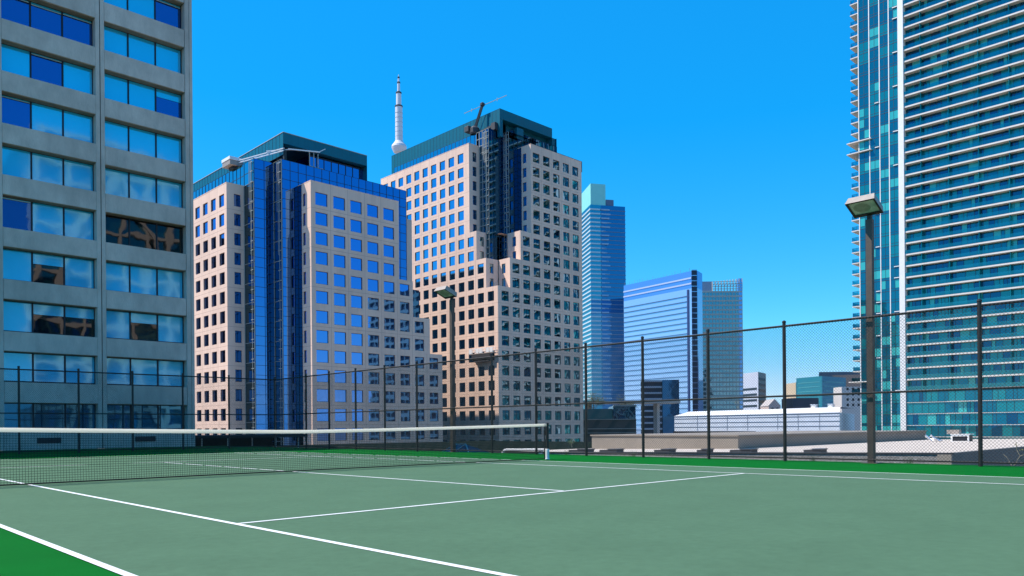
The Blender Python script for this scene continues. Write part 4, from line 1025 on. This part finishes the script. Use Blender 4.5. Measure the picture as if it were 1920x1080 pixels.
# trees by the viaduct
M_tleaf = mat('tree_leaf', (.07, .085, .04, 1), .8, var=.5, scale=.8); M_trunk = mat('tree_trunk', (.10, .075, .055, 1), .9)
for i, (tx, ty, hh, lb) in enumerate(((190, 160, 15.5, 'sparse small tree left of the others beside the viaduct'), (199, 157, 13.6, 'small round tree in the middle beside the viaduct'), (208, 150, 12.8, 'low tree right of the others beside the viaduct'))):
    random.seed(40+i); t_ = thing('street_tree', lb, 'tree', (tx, ty, -8), 'trees beside the viaduct'); s = MB()
    s.tube((tx, ty, GZ), (tx, ty, hh-3), .3, 7, r2=.12); lim = []
    for k in range(9):
        a = random.uniform(0, 6.28); z0 = random.uniform(hh-7, hh-3); e = Vector((tx+2.4*math.cos(a), ty+2.4*math.sin(a), z0+random.uniform(1, 2.8))); s.tube((tx, ty, z0), e, .1, 5, r2=.03); lim.append(e)
    s.build('trunk', M_trunk, t_); s = MB()
    for e in lim:
        for k in range(110):
            o = e+Vector((random.gauss(0, .9), random.gauss(0, .9), random.gauss(0, .6))); a = Vector((random.gauss(0, 1), random.gauss(0, 1), random.gauss(0, 1))).normalized(); b_ = a.orthogonal().normalized(); s.quad(o-a*.22, o+b_*.13, o+a*.22, o-b_*.13)
    s.build('crown', M_tleaf, t_)

# ------------------------------------------------------------------ communications tower behind the far pink tower
ct = thing('observation_tower', 'tall slender white antenna mast with a round pod above the farther pink tower', 'tower', (675.0, 923.4, GZ))
c = (675.0, 923.4, 0)
M_cn = mat('mast_white', (.66, .64, .68, 1), .6, var=.06, scale=.05)
s = MB(); s.lathe(c, [(14, GZ), (8, 150), (5, 400), (5, 411)], 24); s.build('shaft', M_cn, ct)
s = MB(); s.lathe(c, [(5, 411), (8, 412.5), (10.2, 417), (11.3, 420), (10.6, 423), (8, 426), (6.2, 429)], 28); s.build('pod', M_cn, ct)
s = MB(); s.lathe(c, [(5.6, 429), (5.3, 480), (3.9, 482), (3.7, 500), (2.1, 502), (1.9, 516), (1.4, 517), (1.1, 523), (.6, 524), (.4, 529)], 16); s.build('mast', M_cn, ct)
for zz, rr in ((480.3, 5.9), (500.5, 4.3), (515.8, 2.5), (523.5, 1.7)):
    s = MB(); s.lathe((c[0], c[1], zz), [(rr, 0), (rr, 1.7), (rr*.6, 1.8)], 14); s.build('ring', M_coping, ct)
for k in range(6):
    s = MB(); zz = 436+7*k; s.lathe((c[0], c[1], zz), [(5.72, 0), (5.68, .35), (5.4, .4)], 16); s.build('band', mat('mast_grey', (.5, .5, .55, 1), .6), ct)

# ------------------------------------------------------------------ unseen neighbours, added for the windows to mirror
ob = thing('office_block', 'pale concrete grid block behind the photographer, added to be mirrored in tower windows', 'office block', (55, -60, GZ))
q = MB(); q.box(21.5, -84, GZ, 95, -60.6, 47); q.build('body', glass('block_blue_glass', (.16, .45, .60), wav=0, diff=(.02, .14, .2), dmix=.4), ob)
q = MB()
for k in range(19): x = 21.5+k*4.08; q.box(x-.3, -60.59, GZ, x+.3, -59.9, 48)
for k in range(18): z0 = -14+3.6*k; q.box(21, -60.58, z0, 95.5, -60.0, z0+.6)
for k in range(6): q.beam((21.5+12.24*k, -59.7, -10+(k % 2)*28), (33.74+12.24*k, -59.7, 18-(k % 2)*28), .3, .8); q.beam((21.5+12.24*k, -59.6, 18+(k % 2)*26), (33.74+12.24*k, -59.6, 44-(k % 2)*26), .3, .8)
q.build('concrete_grid', mat('grid_concrete', (.50, .46, .42, 1), .9), ob)
ob = thing('office_block', 'dark office block behind the concrete tower, added to be mirrored in the pink tower windows', 'office block', (-5, 200, GZ))
q = MB(); q.box(-60, 200, GZ, 22, 240, 56); q.build('body', mat('dark_mirrored_block', (.02, .02, .022, 1), .8), ob)  # near-black colour put in so the pink tower windows mirror dark
q = MB()
for k in range(18): z0 = -12+3.8*k; q.box(-60.2, 199.8, z0, 22.2, 199.99, z0+.5)
q.build('floor_line', mat('dark_line', (.06, .06, .06, 1), .8), ob)
ob = thing('office_block', 'pale mid rise block beyond the right edge, added to be mirrored in pink towers', 'office block', (210, -60, GZ))
q = MB(); q.box(207.5, -88, GZ, 240, -28, 66); q.build('body', mat('block_dark_glass', (.03, .04, .05, 1), .3), ob)
q = MB()
for k in range(22): z0 = -14+3.6*k; q.box(206.9, -88.2, z0, 207.49, -27.8, z0+1.3)
for k in range(15): y = -87+4*k; q.box(206.8, y-.4, GZ, 206.89, y+.4, 66)
q.build('concrete_grid', mat('grid_teal_grey', (.30, .42, .34, 1), .9), ob)
